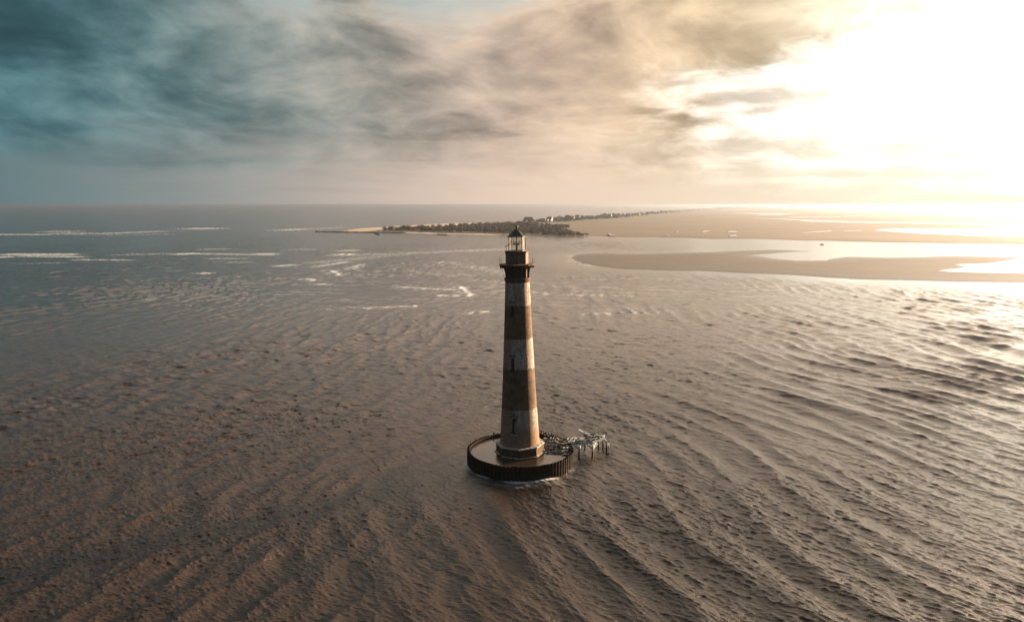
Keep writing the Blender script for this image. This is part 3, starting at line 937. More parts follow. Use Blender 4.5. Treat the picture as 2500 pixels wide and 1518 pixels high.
def shaft_mat():
    m, t, b = material('banded worn brick and paint')
    co = t.new('ShaderNodeTexCoord').outputs['Object']
    x, y, z = t.sep(co)
    a = t.m('ARCTAN2', y, x)
    cyl = t.comb(t.m('MULTIPLY', a, 3.4), t.m('MULTIPLY', z, 1.0), 0.0)
    streak = t.noise(t.comb(t.m('MULTIPLY', a, 5.0), t.m('MULTIPLY', z, 0.16), 4.0), 1.0, 6, 0.65)
    blot = t.noise(cyl, 0.55, 8, 0.62, 0.6)
    fineb = t.noise(cyl, 2.6, 7, 0.72)
    zj = t.m('ADD', z, t.m('MULTIPLY', t.m('SUBTRACT', t.noise(cyl, 1.3, 6, .7), 0.5), 1.3))
    white = None
    for lo, hi in ((-2.0, zb[1]), (zb[2], zb[3]), (zb[4], zb[5] + 1)):
        s = t.m('MULTIPLY', t.smooth(zj, lo - .16, lo + .16), t.smooth(zj, hi + .16, hi - .16))
        white = s if white is None else t.m('ADD', white, s)
    # lime wash that has worn off down to brick: patches, more at the foot and on the weather side
    footl = t.smooth(z, 7.5, 2.6)
    westl = t.m('ADD', t.m('MULTIPLY', t.smooth(x, -1.5, -3.0), t.smooth(z, zb[2], zb[1] - 2)), t.m('MULTIPLY', t.smooth(x, -1.3, -2.8), 0.4))
    wear = t.m('ADD', t.m('ADD', t.m('MULTIPLY', blot, 0.55), t.m('MULTIPLY', streak, 0.45)), t.m('ADD', t.m('MULTIPLY', footl, 0.30), t.m('MULTIPLY', westl, 0.30)))
    worn = t.smooth(t.m('ADD', wear, t.m('MULTIPLY', t.m('SUBTRACT', fineb, .5), .5)), 0.42, 0.60)
    pale = t.ramp(blot, [(0.36, (0.10, 0.108, 0.108)), (0.50, (0.29, 0.325, 0.34)), (0.64, (0.50, 0.53, 0.54))])
    brick = t.ramp(fineb, [(0.3, (0.13, 0.072, 0.043)), (0.7, (0.25, 0.15, 0.09))])
    pale = t.mix(t.m('MULTIPLY', worn, 0.9), pale, brick)
    dark = t.ramp(blot, [(0.33, (0.040, 0.031, 0.026)), (0.5, (0.080, 0.053, 0.039)), (0.67, (0.15, 0.092, 0.062))])
    dark = t.mix(t.smooth(fineb, 0.45, 0.8, 0.0, 0.6), dark, (0.15, 0.10, 0.07))
    dark = t.mix(t.m('MULTIPLY', t.smooth(streak, 0.56, 0.72), 0.35), dark, (0.20, 0.17, 0.14))
    c = t.mix(white, dark, pale)
    t.put(b.inputs['Base Color'], c)
    b.inputs['Roughness'].default_value = 0.85
    b.inputs['Specular IOR Level'].default_value = 0.25
    br = t.new('ShaderNodeTexBrick')
    t.put(br.inputs['Vector'], cyl)
    br.inputs['Scale'].default_value = 2.2
    br.inputs['Color1'].default_value = (1, 1, 1, 1)
    br.inputs['Color2'].default_value = (.8, .8, .8, 1)
    br.inputs['Mortar'].default_value = (0, 0, 0, 1)
    bump(t, b, t.m('ADD', t.m('MULTIPLY', br.outputs['Color'], 0.25), t.m('ADD', fineb, t.m('MULTIPLY', worn, -0.6))), 0.5, 0.06)
    return m
M_shaft = shaft_mat()
M_iron = simple_mat('dark rusted iron', (0.012, 0.011, 0.011), (0.055, 0.030, 0.021), 1.6, 0.75, 0.4, 0.03)
M_rust = simple_mat('dull rust', (0.025, 0.014, 0.011), (0.12, 0.055, 0.034), 2.2, 0.85, 0.4, 0.03)
M_roof = simple_mat('dark green black roof metal', (0.018, 0.024, 0.022), (0.05, 0.055, 0.048), 1.5, 0.6, 0.3, 0.02)
M_stone = simple_mat('pale worn coping stone', (0.12, 0.13, 0.135), (0.48, 0.50, 0.50), 1.6, 0.85, 0.5, 0.05)
M_brickb = simple_mat('dark wet brick', (0.016, 0.012, 0.010), (0.11, 0.055, 0.032), 1.1, 0.85, 0.5, 0.06)
M_void = simple_mat('dark room inside', (0.008, 0.008, 0.008), (0.02, 0.018, 0.016), 1.0, 0.95, 0)
M_board = simple_mat('blue grey weathered board', (0.07, 0.095, 0.11), (0.17, 0.21, 0.23), 2.5, 0.85, 0.4, 0.03)
M_lint = simple_mat('dark sandstone hood', (0.035, 0.030, 0.028), (0.10, 0.085, 0.075), 2.0, 0.9, 0.4, 0.04)

r_bot = rp((790 - 240) / 5.755, 1071)
r_top = rp((905 - 385) / 8.8, 688)
z_s0, z_s1 = Z_base1 - .02, zb[5]
def shaft_r(z):
    f_ = (z - z_s0) / (z_s1 - z_s0)
    return r_bot + (r_top - r_bot) * f_ - 0.10 * math.sin(PI * f_)
# windows: (v top, v bottom, pixel left, pixel right, hood v)
WIN = [(741.7, 769, -25.5, 15, 733.8, 'open'), (866.5, 900.5, -23.5, 13.4, 860.5, 'open'), (1009, 1046, -17.5, 14.5, 1004, 'board')]
angs = set(i * 360 / 72 - 180 for i in range(72))
zs = set(z_s0 + (z_s1 - z_s0) * i / 46 for i in range(47))
wins = []
for vt, vb, ac, wd, vh, kd in WIN:
    z0, z1 = lz(vb) - .1, lz(vt)
    a0, a1 = ac - wd / 2, ac + wd / 2
    angs = {a for a in angs if not any(abs(a - q) < 1.0 for q in (a0, a1))} | {a0, a1}
    zs = {z for z in zs if not any(abs(z - q) < .25 for q in (z0, z1))} | {z0, z1}
    wins.append((a0, a1, z0, z1, vh, kd))
angs = sorted(angs)
zs = sorted(zs)
bm = bmesh.new()
grid = [[bm.verts.new((shaft_r(z) * math.cos(phi(a)), shaft_r(z) * math.sin(phi(a)), z)) for a in angs] for z in zs]
for i in range(len(zs) - 1):
    for j in range(len(angs)):
        j2 = (j + 1) % len(angs)
        am = (angs[j] + (angs[j2] if j2 else angs[j] + 3)) / 2
        zm = (zs[i] + zs[i + 1]) / 2
        if any(a0 < am < a1 and z0 < zm < z1 for a0, a1, z0, z1, _, _ in wins):
            continue
        bm.faces.new((grid[i][j], grid[i][j2], grid[i + 1][j2], grid[i + 1][j]))
# reveals of the openings
for a0, a1, z0, z1, _, _ in wins:
    idx = [j for j, a in enumerate(angs) if a0 - .01 <= a <= a1 + .01]
    zi = [i for i, z in enumerate(zs) if z0 - .01 <= z <= z1 + .01]
    loop = [(zi[0], j) for j in idx] + [(i, idx[-1]) for i in zi[1:]] + [(zi[-1], j) for j in idx[-2::-1]] + [(i, idx[0]) for i in zi[-2:0:-1]]
    inner_ = []
    for i, j in loop:
        c_ = grid[i][j].co
        rr = shaft_r(zs[i])
        q = (rr - .75) / rr
        inner_.append(bm.verts.new((c_.x * q, c_.y * q, c_.z)))
    for q in range(len(loop)):
        q2 = (q + 1) % len(loop)
        i, j = loop[q]
        i2, j2 = loop[q2]
        bm.faces.new((grid[i][j], grid[i2][j2], inner_[q2], inner_[q]))
bmesh.ops.recalc_face_normals(bm, faces=bm.faces)
sh = link('shaft', bm, M_shaft, LH)
for p in sh.data.polygons:
    p.use_smooth = True
sh.data.set_sharp_from_angle(angle=R(40))
for a0, a1, z0, z1, vh, kd in wins:
    ac = (a0 + a1) / 2
    zc = (z0 + z1) / 2
    r_ = shaft_r(zc)
    rot = Matrix.Rotation(phi(ac) + PI / 2, 3, 'Z')
    out = Vector((math.cos(phi(ac)), math.sin(phi(ac)), 0))
    wv = r_ * R(a1 - a0)
    bm = bmesh.new()
    box(bm, out * (r_ - .80) + Vector((0, 0, zc)), (wv * 1.25, .08, (z1 - z0) * 1.1), rot)
    wo = link('window', bm, M_void, LH)
    bm = bmesh.new()
    for sx in (-.5, .5):
        box(bm, out * (r_ - .50) + Vector((0, 0, zc)) + rot @ Vector((sx * (wv - .16), 0, 0)), (.10, .10, z1 - z0 - .05), rot)
    box(bm, out * (r_ - .50) + Vector((0, 0, zc + .12)), (wv - .30, .08, .10), rot)
    link('frame', bm, M_iron, wo)
    if kd == 'board':
        bm = bmesh.new()
        box(bm, out * (r_ - .22) + Vector((0, 0, zc - .25)) + rot @ Vector((wv * .20, 0, 0)), (wv * .5, .06, (z1 - z0) * .72), rot, .02)
        link('shutter', bm, M_board, wo)
    # hood above
    zh = lz(vh)
    rh = shaft_r(zh)
    bm = bmesh.new()
    box(bm, out * (rh + .06) + Vector((0, 0, zh)), (wv * 1.7, .34, .16), rot, .02)
    for sx in (-1, 1):
        box(bm, out * (rh + .04) + Vector((0, 0, zh - .2)) + rot @ Vector((sx * wv * .74, 0, 0)), (.14, .24, .2), rot, .02)
    link('hood', bm, M_lint, wo)
    bm = bmesh.new()
    box(bm, out * (shaft_r(z0) + .02) + Vector((0, 0, z0 - .10)), (wv * 1.5, .34, .18), rot, .02)
    link('sill', bm, M_stone if kd == 'board' else M_lint, wo)

# octagonal foot with coping stones and lower ledge
PH8 = phi(-3)
bm = bmesh.new()
lathe(bm, [(r_oct + .10, Z_base0), (r_oct + .06, .33), (r_oct - .12, .34), (r_oct - .14, Z_base1 - .33)], 8, PH8)
foot = link('base', bm, M_brickb, LH)
def oct_pt(r_, k_):
    return Vector((r_ * math.cos(PH8 + k_ * PI / 4), r_ * math.sin(PH8 + k_ * PI / 4), 0))
gs = random.Random(8)
for k_ in range(8):
    for zc, hh, rin, rout, nst, mt in ((Z_base1 - .16, .32, r_bot - .05, r_oct + .04, 3, M_stone), (.40, .12, r_oct - .2, r_oct + .26, 3, M_stone)):
        for q in range(nst):
            if gs.random() < .10 and zc < 1:
                continue
            f0, f1 = q / nst + .012, (q + 1) / nst - .012
            bm = bmesh.new()
            j = gs.uniform(-.05, .05)
            co4 = []
            for rr in (rin, rout + j):
                a, b_ = oct_pt(rr, k_), oct_pt(rr, k_ + 1)
                co4 += [a.lerp(b_, f0), a.lerp(b_, f1)]
            zt = zc + hh / 2 + gs.uniform(-.05, .03)
            lo = [bm.verts.new(p + Vector((0, 0, zc - hh / 2))) for p in co4]
            hi = [bm.verts.new(p + Vector((0, 0, zt - (.08 if i_ > 1 else 0)))) for i_, p in enumerate(co4)]
            for f in ((0, 1, 3, 2),):
                bm.faces.new([lo[i] for i in f])
                bm.faces.new([hi[i] for i in f])
            for a, b_ in ((0, 1), (1, 3), (3, 2), (2, 0)):
                bm.faces.new((lo[a], lo[b_], hi[b_], hi[a]))
            bmesh.ops.recalc_face_normals(bm, faces=bm.faces)
            bmesh.ops.bevel(bm, geom=bm.edges[:], offset=.03, segments=1, affect='EDGES')
            link('coping_stone', bm, mt, foot)

# head of the tower
z_m0, z_m1 = zb[5], lz(678.5)          # moulding
r_m = rp(65, 680)
bm = bmesh.new()
lathe(bm, [(r_top - .01, z_m0 - .25), (r_top + .14, z_m0 + .05), (r_top + .18, z_m0 + .25), (r_m - .08, z_m1 - .25), (r_m, z_m1 - .18), (r_m, z_m1), (r_m - .6, z_m1 + .06)], 48)
link('moulding', bm, M_rust, LH, True)
r_w = rp(49, 660)
z_g0 = lz(648.5)
z_g1 = lz(643.8)
PW = phi(4)
bm = bmesh.new()
lathe(bm, [(r_w, z_m1 + .03), (r_w, z_g0)], 16, PW)
wr_o = link('watch_room', bm, M_iron, LH)
# iron panels round the watch room
for k_ in range(8):
    a = PW + (k_ + .5) * PI / 4
    rot = Matrix.Rotation(a + PI / 2, 3, 'Z')
    bm = bmesh.new()
    for sx in (-1, 1):
        box(bm, Vector((math.cos(a), math.sin(a), 0)) * (r_w * .97) + rot @ Vector((sx * .62, 0, 0)) + Vector((0, 0, (z_m1 + z_g0) / 2)), (.10, .22, z_g0 - z_m1 - .1), rot)
    box(bm, Vector((math.cos(a), math.sin(a), 0)) * (r_w * .97) + Vector((0, 0, z_m1 + .30)), (1.14, .2, .14), rot)
    link('panel_frame', bm, M_iron, wr_o)
r_g = rp(88, 645)
bm = bmesh.new()
lathe(bm, [(r_w - .1, z_g0), (r_g - .25, z_g0 + .03), (r_g, z_g0 + .14), (r_g + .02, z_g1 - .04), (r_g - .02, z_g1), (1.5, z_g1 + .03)], 16, PW + PI / 16)
gal = link('gallery_floor', bm, M_rust, LH)
NB = 14
gb = random.Random(2)
for k_ in range(NB):
    a = PW + (k_ + .5) * 2 * PI / NB
    o_ = Vector((math.cos(a), math.sin(a), 0))
    bm = bmesh.new()
    pts = []
    r0, r1 = r_w + .26, r_g - .45
    z0, z1 = z_m1 + .05, z_g0 - .02
    for q in range(9):
        f_ = q / 8
        pts.append(o_ * (r0 + (r1 - r0) * (1 - math.cos(f_ * PI / 2))) + Vector((0, 0, z0 + (z1 - z0) * math.sin(f_ * PI / 2) ** .9)))
    tube(bm, pts, [.17, .16, .15, .14, .13, .13, .13, .14, .15], 6)
    tube(bm, [o_ * r0 + Vector((0, 0, z1 - .05)), o_ * (r_g - .12) + Vector((0, 0, z1 - .02))], .08, 6)
    tube(bm, [o_ * r0 + Vector((0, 0, z0)), o_ * r0 + Vector((0, 0, z1))], .09, 6)
    br = link('bracket', bm, M_iron, LH)
    bm = bmesh.new()
    L = gb.uniform(.35, .8)
    tube(bm, [o_ * (r_g - .28) + Vector((0, 0, z1 + .05)), o_ * (r_g - .28) + Vector((0, 0, z1 - L * .6)), o_ * (r_g - .30) + Vector((0, 0, z1 - L))], [.19, .15, .04], 6)
    link('pendant', bm, M_iron, br)
for a, hh in ((-80, 1.35), (-62, 1.25), (-97, 1.1), (62, 1.4), (82, 1.25), (118, 1.0)):
    o_ = Vector((math.cos(phi(a)), math.sin(phi(a)), 0)) * (r_g - .14)
    bm = bmesh.new()
    tube(bm, [o_ + Vector((0, 0, z_g1 - .02)), o_ + Vector((gb.uniform(-.06, .06), gb.uniform(-.06, .06), z_g1 + hh))], .028, 6)
    link('railing_post', bm, M_iron, LH)
bm = bmesh.new()
oc = Vector((math.cos(phi(-74)), math.sin(phi(-74)), 0))
tube(bm, [oc * (r_g - .35) + Vector((0, 0, z_g0 - .4)), oc * (r_g - .55) + Vector((0, 0, z_g0 - 1.1)), oc * (r_m + .1) + Vector((0, 0, z_m1 + .35)), oc * (r_m - .05) + Vector((0, 0, z_m1))], .025, 5)
link('cable', bm, M_iron, LH)
# service room drum under the lantern
z_d1 = lz(612.5)
r_d = rp(55.7, 630)
bm = bmesh.new()
lathe(bm, [(r_d, z_g1 + .02), (r_d, z_d1 - .36)], 8, PW)
M_drum = simple_mat('flaking painted iron', (0.02, 0.018, 0.017), (0.15, 0.10, 0.075), 1.3, 0.75, 0.4, 0.03)
dr = link('drum', bm, M_drum, LH)
bm = bmesh.new()
lathe(bm, [(r_d - .02, z_d1 - .40), (r_d + .14, z_d1 - .34), (r_d + .16, z_d1 - .06), (r_d + .10, z_d1), (.3, z_d1 + .01)], 8, PW)
link('ledge', bm, M_rust, LH)
for a in (-75, 78):
    o_ = Vector((math.cos(phi(a)), math.sin(phi(a)), 0)) * (r_d - .02)
    bm = bmesh.new()
    tube(bm, [o_ + Vector((0, 0, z_d1)), o_ + Vector((0, 0, z_d1 + 1.0))], .028, 6)
    link('railing_post', bm, M_iron, LH)
for sx in (-.95, -.35, .30, .9):
    a = phi(26)
    rot = Matrix.Rotation(phi(-18.5) + PI / 2, 3, 'Z')
    bm = bmesh.new()
    box(bm, Vector((math.cos(phi(-18.5)), math.sin(phi(-18.5)), 0)) * (r_d * math.cos(PI / 8) + .03) + rot @ Vector((sx, 0, 0)) + Vector((0, 0, z_g1 + 1.1)), (.07, .06, 1.9), rot)
    link('rib', bm, M_board, dr)
# lantern
z_l0, z_l1 = z_d1 + .02, lz(577.5)
r_l = rp(42.8, 595)
lan = link('lantern', (lambda b: (lathe(b, [(r_l + .10, z_l0), (r_l + .10, z_l0 + .16), (r_l - .10, z_l0 + .16), (r_l - .10, z_l0)], 10, phi(0), False, True), b)[1])(bmesh.new()), M_stone, LH)
M_glass = bpy.data.materials.new('salt hazed glass')
M_glass.use_nodes = True
tg = NT(M_glass.node_tree)
pb_ = M_glass.node_tree.nodes['Principled BSDF']
pb_.inputs['Base Color'].default_value = (.85, .85, .8, 1)
pb_.inputs['Roughness'].default_value = .12
pb_.inputs['Alpha'].default_value = .16
NM = 10
for k_ in range(NM):
    a = phi(0) + k_ * 2 * PI / NM
    o_ = Vector((math.cos(a), math.sin(a), 0)) * r_l
    bm = bmesh.new()
    tube(bm, [o_ + Vector((0, 0, z_l0 + .05)), o_ + Vector((0, 0, z_l1 + .02))], .062, 6)
    link('mullion', bm, M_rust if k_ in (1, 8) else M_iron, lan)
    o2 = Vector((math.cos(a + 2 * PI / NM), math.sin(a + 2 * PI / NM), 0)) * r_l
    bm = bmesh.new()
    q = [(o_ * .992).lerp(o2 * .992, .04), (o_ * .992).lerp(o2 * .992, .96)]
    box(bm, (q[0] + q[1]) / 2 + Vector((0, 0, (z_l0 + z_l1) / 2 + .09)), ((q[1] - q[0]).length, .012, z_l1 - z_l0 - .24), Matrix.Rotation(a + PI / NM + PI / 2, 3, 'Z'))
    link('pane', bm, M_glass, lan)
# lamp table and clips inside
bm = bmesh.new()
lathe(bm, [(.25, z_l0), (.25, z_l0 + 1.18), (.86, z_l0 + 1.22), (.86, z_l0 + 1.58), (.3, z_l0 + 1.60)], 20)
link('lamp_table', bm, M_iron, lan)
bm = bmesh.new()
for k_ in range(12):
    a = k_ * PI / 6
    for dz_ in (1.78, 2.05):
        box(bm, Vector((1.25 * math.cos(a), 1.25 * math.sin(a), z_l0 + dz_)), (.20, .20, .10))
    tube(bm, [Vector((1.25 * math.cos(a), 1.25 * math.sin(a), z_l0 + 1.78)), Vector((1.25 * math.cos(a), 1.25 * math.sin(a), z_l0 + 2.05))], .02, 4)
lathe(bm, [(1.23, z_l0 + 1.74), (1.27, z_l0 + 1.74), (1.27, z_l0 + 1.77), (1.23, z_l0 + 1.77)], 24, 0, False, True)
for k_ in range(3):
    a = k_ * 2 * PI / 3
    tube(bm, [Vector((1.25 * math.cos(a), 1.25 * math.sin(a), z_l0 + 1.75)), Vector((.8 * math.cos(a), .8 * math.sin(a), z_l0 + 1.58))], .02, 4)
link('lamp_ring', bm, M_iron, lan)
bm = bmesh.new()
rr = Matrix.Rotation(R(12), 3, 'Z') @ Matrix.Rotation(R(-24), 3, 'Y')
box(bm, Vector((-r_l - .02, -.3, z_l0 + 1.22)), (1.35, .9, .06), rr)
tube(bm, [Vector((-r_l - .45, -.3, z_l0 + 1.0)), Vector((-r_d + .2, -.2, z_d1 - .02))], .03, 5)
link('solar_panel', bm, M_roof, LH)
# roof and finial
z_r1 = lz(560)
r_r = rp(47.7, 577)
bm = bmesh.new()
lathe(bm, [(r_l - .12, z_l1 - .02), (r_r, z_l1 - .04), (r_r, z_l1 + .09), (r_r * .62, z_l1 + (z_r1 - z_l1) * .45), (.30, z_r1), (.22, z_r1 + .12)], 10, phi(0))
rf = link('roof', bm, M_roof, LH)
for k_ in range(10):
    a = phi(0) + k_ * PI / 5
    o_ = Vector((math.cos(a), math.sin(a), 0))
    bm = bmesh.new()
    tube(bm, [o_ * (r_r + .02) + Vector((0, 0, z_l1 + .10)), o_ * (r_r * .62) + Vector((0, 0, z_l1 + (z_r1 - z_l1) * .45 + .02)), o_ * .30 + Vector((0, 0, z_r1 + .01))], .035, 5)
    link('roof_rib', bm, M_roof, rf)
z_f = lz(549.9)
bm = bmesh.new()
hh = z_f - z_r1
lathe(bm, [(.18, z_r1 + .05), (.16, z_r1 + hh * .25), (.27, z_r1 + hh * .45), (.31, z_r1 + hh * .62), (.25, z_r1 + hh * .80), (.09, z_r1 + hh * .92), (.02, z_f)], 14)
link('finial', bm, M_roof, LH, True)

# ------------------------------------------------------------------ rubble inside the ring
M_rub = simple_mat('bleached broken timber and concrete', (0.06, 0.075, 0.085), (0.34, 0.38, 0.39), .45, 0.9, 0.4, 0.05)
M_rubd = simple_mat('dark broken timber', (0.02, 0.02, 0.02), (0.09, 0.075, 0.06), .8, 0.9, 0.4, 0.05)
gr = random.Random(21)
bm = bmesh.new()
for i in range(230):
    f_ = gr.random()
    th = R(gr.uniform(-14, 52))
    rr = 6.1 + 4.8 * f_
    x, y = rr * math.cos(th), rr * math.sin(th)
    hh = 1.25 * math.exp(-((rr - 9.6) / 2.6) ** 2) * math.exp(-((th - R(22)) / R(26)) ** 2)
    z = WATER_Z - .05 + gr.uniform(0, hh + .12)
    if gr.random() < .6:
        s = (gr.uniform(.9, 2.4), gr.uniform(.14, .30), gr.uniform(.10, .24))
    else:
        s = (gr.uniform(.35, .9), gr.uniform(.3, .7), gr.uniform(.2, .45))
    n0 = len(bm.faces)
    box(bm, Vector((x, y, z)), s, Matrix.Rotation(gr.uniform(0, PI), 3, 'Z') @ Matrix.Rotation(gr.uniform(-.4, .4), 3, 'Y') @ Matrix.Rotation(gr.uniform(-.5, .5), 3, 'X'), .03)
    bm.faces.ensure_lookup_table()
    mi = 0 if gr.random() < .66 else 1
    for q in range(n0, len(bm.faces)):
        bm.faces[q].material_index = mi
rb = link('rubble_heap', bm, [M_rub, M_rubd], kind='stuff')
rb.location = (RING_X, RING_Y, 0)
tag(rb, 'heap of broken pale timber and concrete inside the ring beside the lighthouse', 'rubble')

# ------------------------------------------------------------------ ruined pier
M_guano = simple_mat('bird whitened concrete', (0.19, 0.25, 0.28), (0.42, 0.49, 0.52), 1.2, 0.9, 0.4, 0.05)
def pile_mat():
    m, t, b = material('pile pale above and black below the tide line')
    z = t.sep(t.new('ShaderNodeNewGeometry').outputs['Position'])[2]
    co = t.new('ShaderNodeTexCoord').outputs['Object']
    n = t.noise(co, 1.5, 6, .65)
    t.put(b.inputs['Base Color'], t.mix(t.smooth(t.m('ADD', z, t.m('MULTIPLY', n, .8)), 1.7, 2.3), (0.025, 0.022, 0.02), t.ramp(n, [(.3, (0.20, 0.25, 0.27)), (.7, (0.42, 0.47, 0.48))])))
    b.inputs['Roughness'].default_value = .85
    return m
M_pile = pile_mat()
pier = thing('pier', 'short ruined pier on piles covered in bird droppings', 'pier', (17.5, 158.4, 0))
po_ = Vector((17.5, 158.4, 0))
def w5(X, Y, z):
    return at(1310 + X / 12.32, 1030 + Y / 12.32, z) - po_
near_f = [w5(1275, 1090, 0), w5(1680, 1075, 0), w5(2105, 925, 0)]
far_f = [w5(1455, 840, 0), w5(1865, 795, 0), w5(2000, 835, 0)]
DZ = 3.0
def stick(name, a, b, s0, s1, mat, par):
    bm = bmesh.new()
    a, b = Vector(a), Vector(b)
    q = (b - a).to_track_quat('Z', 'Y').to_matrix()
    box(bm, (a + b) / 2, (s0, s1, (b - a).length), q, .02)
    return link(name, bm, mat, par)
pile_tops = []
for p, top in zip(near_f, (2.75, 2.75, 2.6)):
    bm = bmesh.new()
    tube(bm, [p + Vector((0, 0, -2.5)), p + Vector((0, 0, 0.5)), p + Vector((.05, 0, top))], [.24, .23, .21], 10)
    link('pile', bm, M_pile, pier)
for p, top in zip(far_f, (2.6, 2.6, 2.5)):
    bm = bmesh.new()
    tube(bm, [p + Vector((0, 0, -2.5)), p + Vector((0, 0, top))], [.22, .20], 10)
    link('pile', bm, M_pile, pier)
p = w5(2130, 905, 0)
bm = bmesh.new()
tube(bm, [p + Vector((0, 0, -2.5)), p + Vector((.1, 0, 2.1))], [.26, .30], 10)
link('pile', bm, M_pile, pier)
# far and near edge beams, caps across, braces
dA, dB, dC = w5(905, 640, DZ), w5(1500, 520, DZ), w5(2010, 500, DZ)
fl = [Vector((near_f[0].x - 3.6, near_f[0].y + 1.5, 2.9)), Vector((near_f[0].x, near_f[0].y + 1.6, 2.85)), Vector((near_f[1].x, near_f[1].y + 1.9, 2.95)), Vector((near_f[2].x - .6, near_f[2].y + 1.0, 3.05))]
fr = [Vector((far_f[0].x - 4.6, far_f[0].y - 1.6, 2.9)), Vector((far_f[0].x, far_f[0].y, 2.9)), Vector((far_f[1].x, far_f[1].y + .1, 3.0)), Vector((far_f[2].x + .3, far_f[2].y + .4, 3.05))]
for L in (fl, fr):
    for a, b in zip(L[:-1], L[1:]):
        stick('beam', a, b, .40, .46, M_guano, pier)
mid = [a.lerp(b, .5) + Vector((0, 0, .02)) for a, b in zip(fl, fr)]
for a, b in zip(mid[:-1], mid[1:]):
    stick('beam', a, b, .36, .40, M_guano, pier)
for n_, f_ in zip(near_f, far_f):
    stick('cap_beam', n_ + Vector((0, -.25, 2.62)), f_ + Vector((0, .2, 2.66)), .42, .40, M_guano, pier)
for n_, sx in ((near_f[0], -1), (near_f[0], 1), (near_f[1], -1), (near_f[1], 1)):
    stick('brace', n_ + Vector((sx * .12, .1, 2.1)), n_ + Vector((sx * 1.3, 1.55, 2.85)), .22, .22, M_guano, pier)
# what is left of the deck
gd = random.Random(12)
for s in range(3):
    a0, a1, b0, b1 = fl[s], fl[s + 1], fr[s], fr[s + 1]
    nn = 9 if s == 0 else 7
    for q in range(nn):
        if gd.random() < .18:
            continue
        f_ = (q + .5) / nn
        a = a0.lerp(a1, f_)
        b = b0.lerp(b1, f_)
        t0, t1 = (gd.uniform(-.04, .25), gd.uniform(.7, 1.04))
        stick('deck_plank', a.lerp(b, t0) + Vector((0, 0, .30 + gd.uniform(0, .06))), a.lerp(b, t1) + Vector((0, 0, .30 + gd.uniform(0, .10))), (a1 - a0).length / nn * .82, .13, M_guano, pier)
# thin bent pole
pp = w5(1855, 452, DZ + .4) + po_
pole = thing('bent_pole', 'thin pale pole with a bent top on the ruined pier', 'pole', pp)
bm = bmesh.new()
tube(bm, [(0, 0, -.15), (0, 0, 1.9), (-.02, 0, 2.15)], .045, 6)
link('shaft', bm, M_stone, pole)
bm = bmesh.new()
tube(bm, [(-.02, 0, 2.15), (-.18, 0, 2.34), (-.55, 0, 2.48)], .04, 6)
link('arm', bm, M_stone, pole)

# ------------------------------------------------------------------ birds: cormorants at rest
M_bird = simple_mat('black brown plumage', (0.010, 0.010, 0.011), (0.03, 0.027, 0.025), 9, 0.7, 0)
def bird_mesh():
    bm = bmesh.new()
    # body, neck and head as one tapering tube; tail; two legs
    tube(bm, [(-.34, 0, .10), (-.24, 0, .17), (-.10, 0, .28), (.02, 0, .38), (.09, 0, .48), (.11, 0, .58), (.10, 0, .68), (.13, 0, .75), (.20, 0, .77), (.31, 0, .75)],
         [.02, .06, .125, .14, .11, .065, .045, .05, .04, .012], 8)
    tube(bm, [(-.22, 0, .16), (-.42, 0, .03)], [.07, .035], 6)
    for s in (-1, 1):
        tube(bm, [(-.02, s * .06, .27), (.0, s * .07, .0), (.09, s * .08, .01)], [.03, .022, .03], 5)
        tube(bm, [(.04, s * .12, .42), (-.10, s * .145, .30), (-.30, s * .07, .13)], [.04, .07, .02], 6)
    return bm
GB = 'dark seabirds perched on the ruined pier'
b0 = tag(link('seabird', bird_mesh(), M_bird, None, True), 'small dark seabird perched on the ruined pier', 'bird', GB)
gbird = random.Random(4)
bspots = []
for i in range(40):
    s = gbird.choice([0, 1, 1, 2, 2])
    f_ = gbird.random()
    t_ = gbird.uniform(0.1, .95)
    a = fl[s].lerp(fl[s + 1], f_)
    b = fr[s].lerp(fr[s + 1], f_)
    p = a.lerp(b, gbird.choice([0.0, .5, 1.0])) + po_
    bspots.append((p.x, p.y, p.z + .24))
for i, (x, y, z) in enumerate(bspots):
    o = b0 if i == 0 else b0.copy()
    if i:
        COL.objects.link(o)
    o.location = (x, y, z)
    o.rotation_euler = (0, 0, gbird.uniform(0, 2 * PI))
    s = gbird.uniform(.85, 1.1)
    o.scale = (s, s, s)
GB2 = 'dark seabirds perched on the rim of the ring'
for i, a in enumerate((20, 26, 31, 37, 41, 47, 54, 60, 70, 84, 12)):
    o = b0.copy()
    COL.objects.link(o)
    o['label'] = 'small dark seabird perched on the back rim of the pile ring'
    o['group'] = GB2
    o.location = (RING_X + (RING_R - .2) * math.cos(R(a)), RING_Y + (RING_R - .2) * math.sin(R(a)), 3.08)
    o.rotation_euler = (0, 0, gbird.uniform(0, 2 * PI))

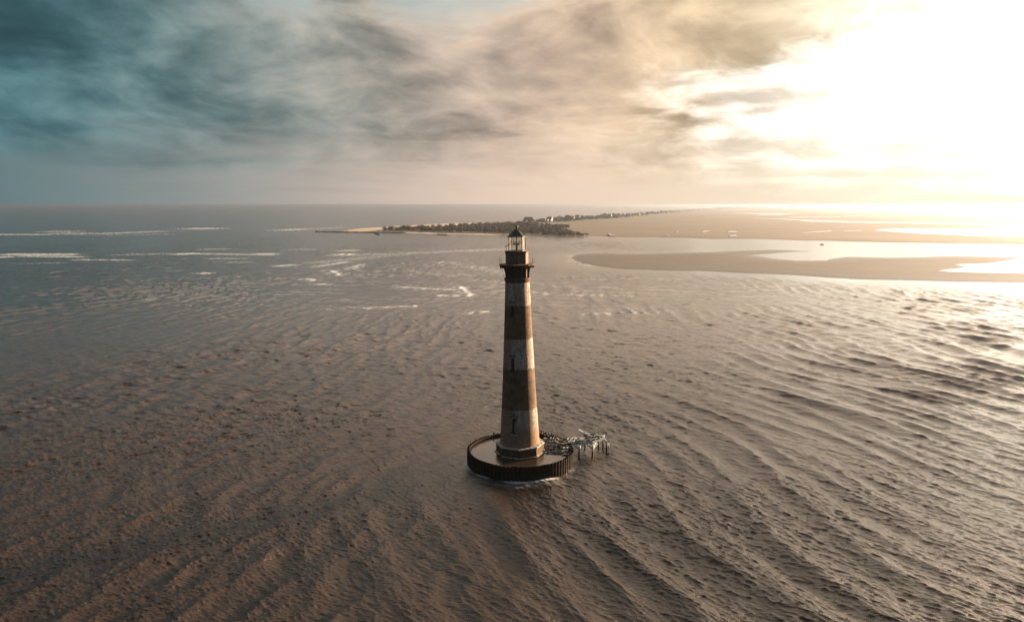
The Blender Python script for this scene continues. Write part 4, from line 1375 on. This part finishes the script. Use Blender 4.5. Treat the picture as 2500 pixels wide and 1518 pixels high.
# ------------------------------------------------------------------ boats far off
M_hull = simple_mat('dark boat hull', (0.05, 0.045, 0.04), (0.10, 0.09, 0.08), .5, .6, 0)
M_cab = simple_mat('pale boat cabin', (0.4, 0.38, 0.35), (0.55, 0.52, 0.48), .5, .6, 0)
def boat(name, label, loc, L, mast, rz=0):
    t = thing(name, label, 'boat', loc, (0, 0, rz))
    bm = bmesh.new()
    secs = []
    for f_, wd in ((-.5, .55), (-.2, 1), (.15, .95), (.38, .6), (.5, .04)):
        hw = L * .15 * wd
        x = f_ * L
        zt = L * .10 + max(0, f_) * L * .07
        secs.append([bm.verts.new(p) for p in ((x, -hw, zt), (x, -hw * .7, -L * .04), (x, hw * .7, -L * .04), (x, hw, zt))])
    for a, b in zip(secs[:-1], secs[1:]):
        for q in range(4):
            bm.faces.new((a[q], a[(q + 1) % 4], b[(q + 1) % 4], b[q]))
    bm.faces.new(secs[0])
    bm.faces.new(secs[-1][::-1])
    bmesh.ops.recalc_face_normals(bm, faces=bm.faces)
    link('hull', bm, M_hull, t)
    bm = bmesh.new()
    box(bm, Vector((-L * .12, 0, L * .10 + L * .07)), (L * .26, L * .16, L * .14))
    link('cabin', bm, M_cab, t)
    if mast:
        bm = bmesh.new()
        tube(bm, [(-L * .25, 0, L * .1), (-L * .25, 0, mast)], L * .02, 6)
        tube(bm, [(-L * .25, 0, mast * .55), (L * .05, 0, mast * .8)], L * .012, 5)
        link('mast', bm, M_hull, t)
    return t
boat('motor_boat', 'tiny low boat on the bright lagoon behind the sandbar', at(2007, 597.5), 6.5, 0, .2)
ps = at(2078, 504.5)
boat('ship', 'faint ship with a tall mast standing up on the far right horizon', (ps.x, ps.y, 0), 90, 105, .0)

# ------------------------------------------------------------------ air
m = bpy.data.materials.new('sea haze')
m.use_nodes = True
nt = m.node_tree
nt.nodes.clear()
out_n = nt.nodes.new('ShaderNodeOutputMaterial')
pv = nt.nodes.new('ShaderNodeVolumePrincipled')
pv.inputs['Color'].default_value = (0.52, 0.62, 0.78, 1)
pv.inputs['Density'].default_value = 0.00009
pv.inputs['Anisotropy'].default_value = 0.86
nt.links.new(pv.outputs[0], out_n.inputs['Volume'])
bm = bmesh.new()
box(bm, Vector((0, 0, 0)), (1, 1, 1))
hz_o = link('haze', bm, m, kind='stuff')
hz_o.scale = (90000, 90000, 61)
hz_o.location = (0, 0, 26.9)
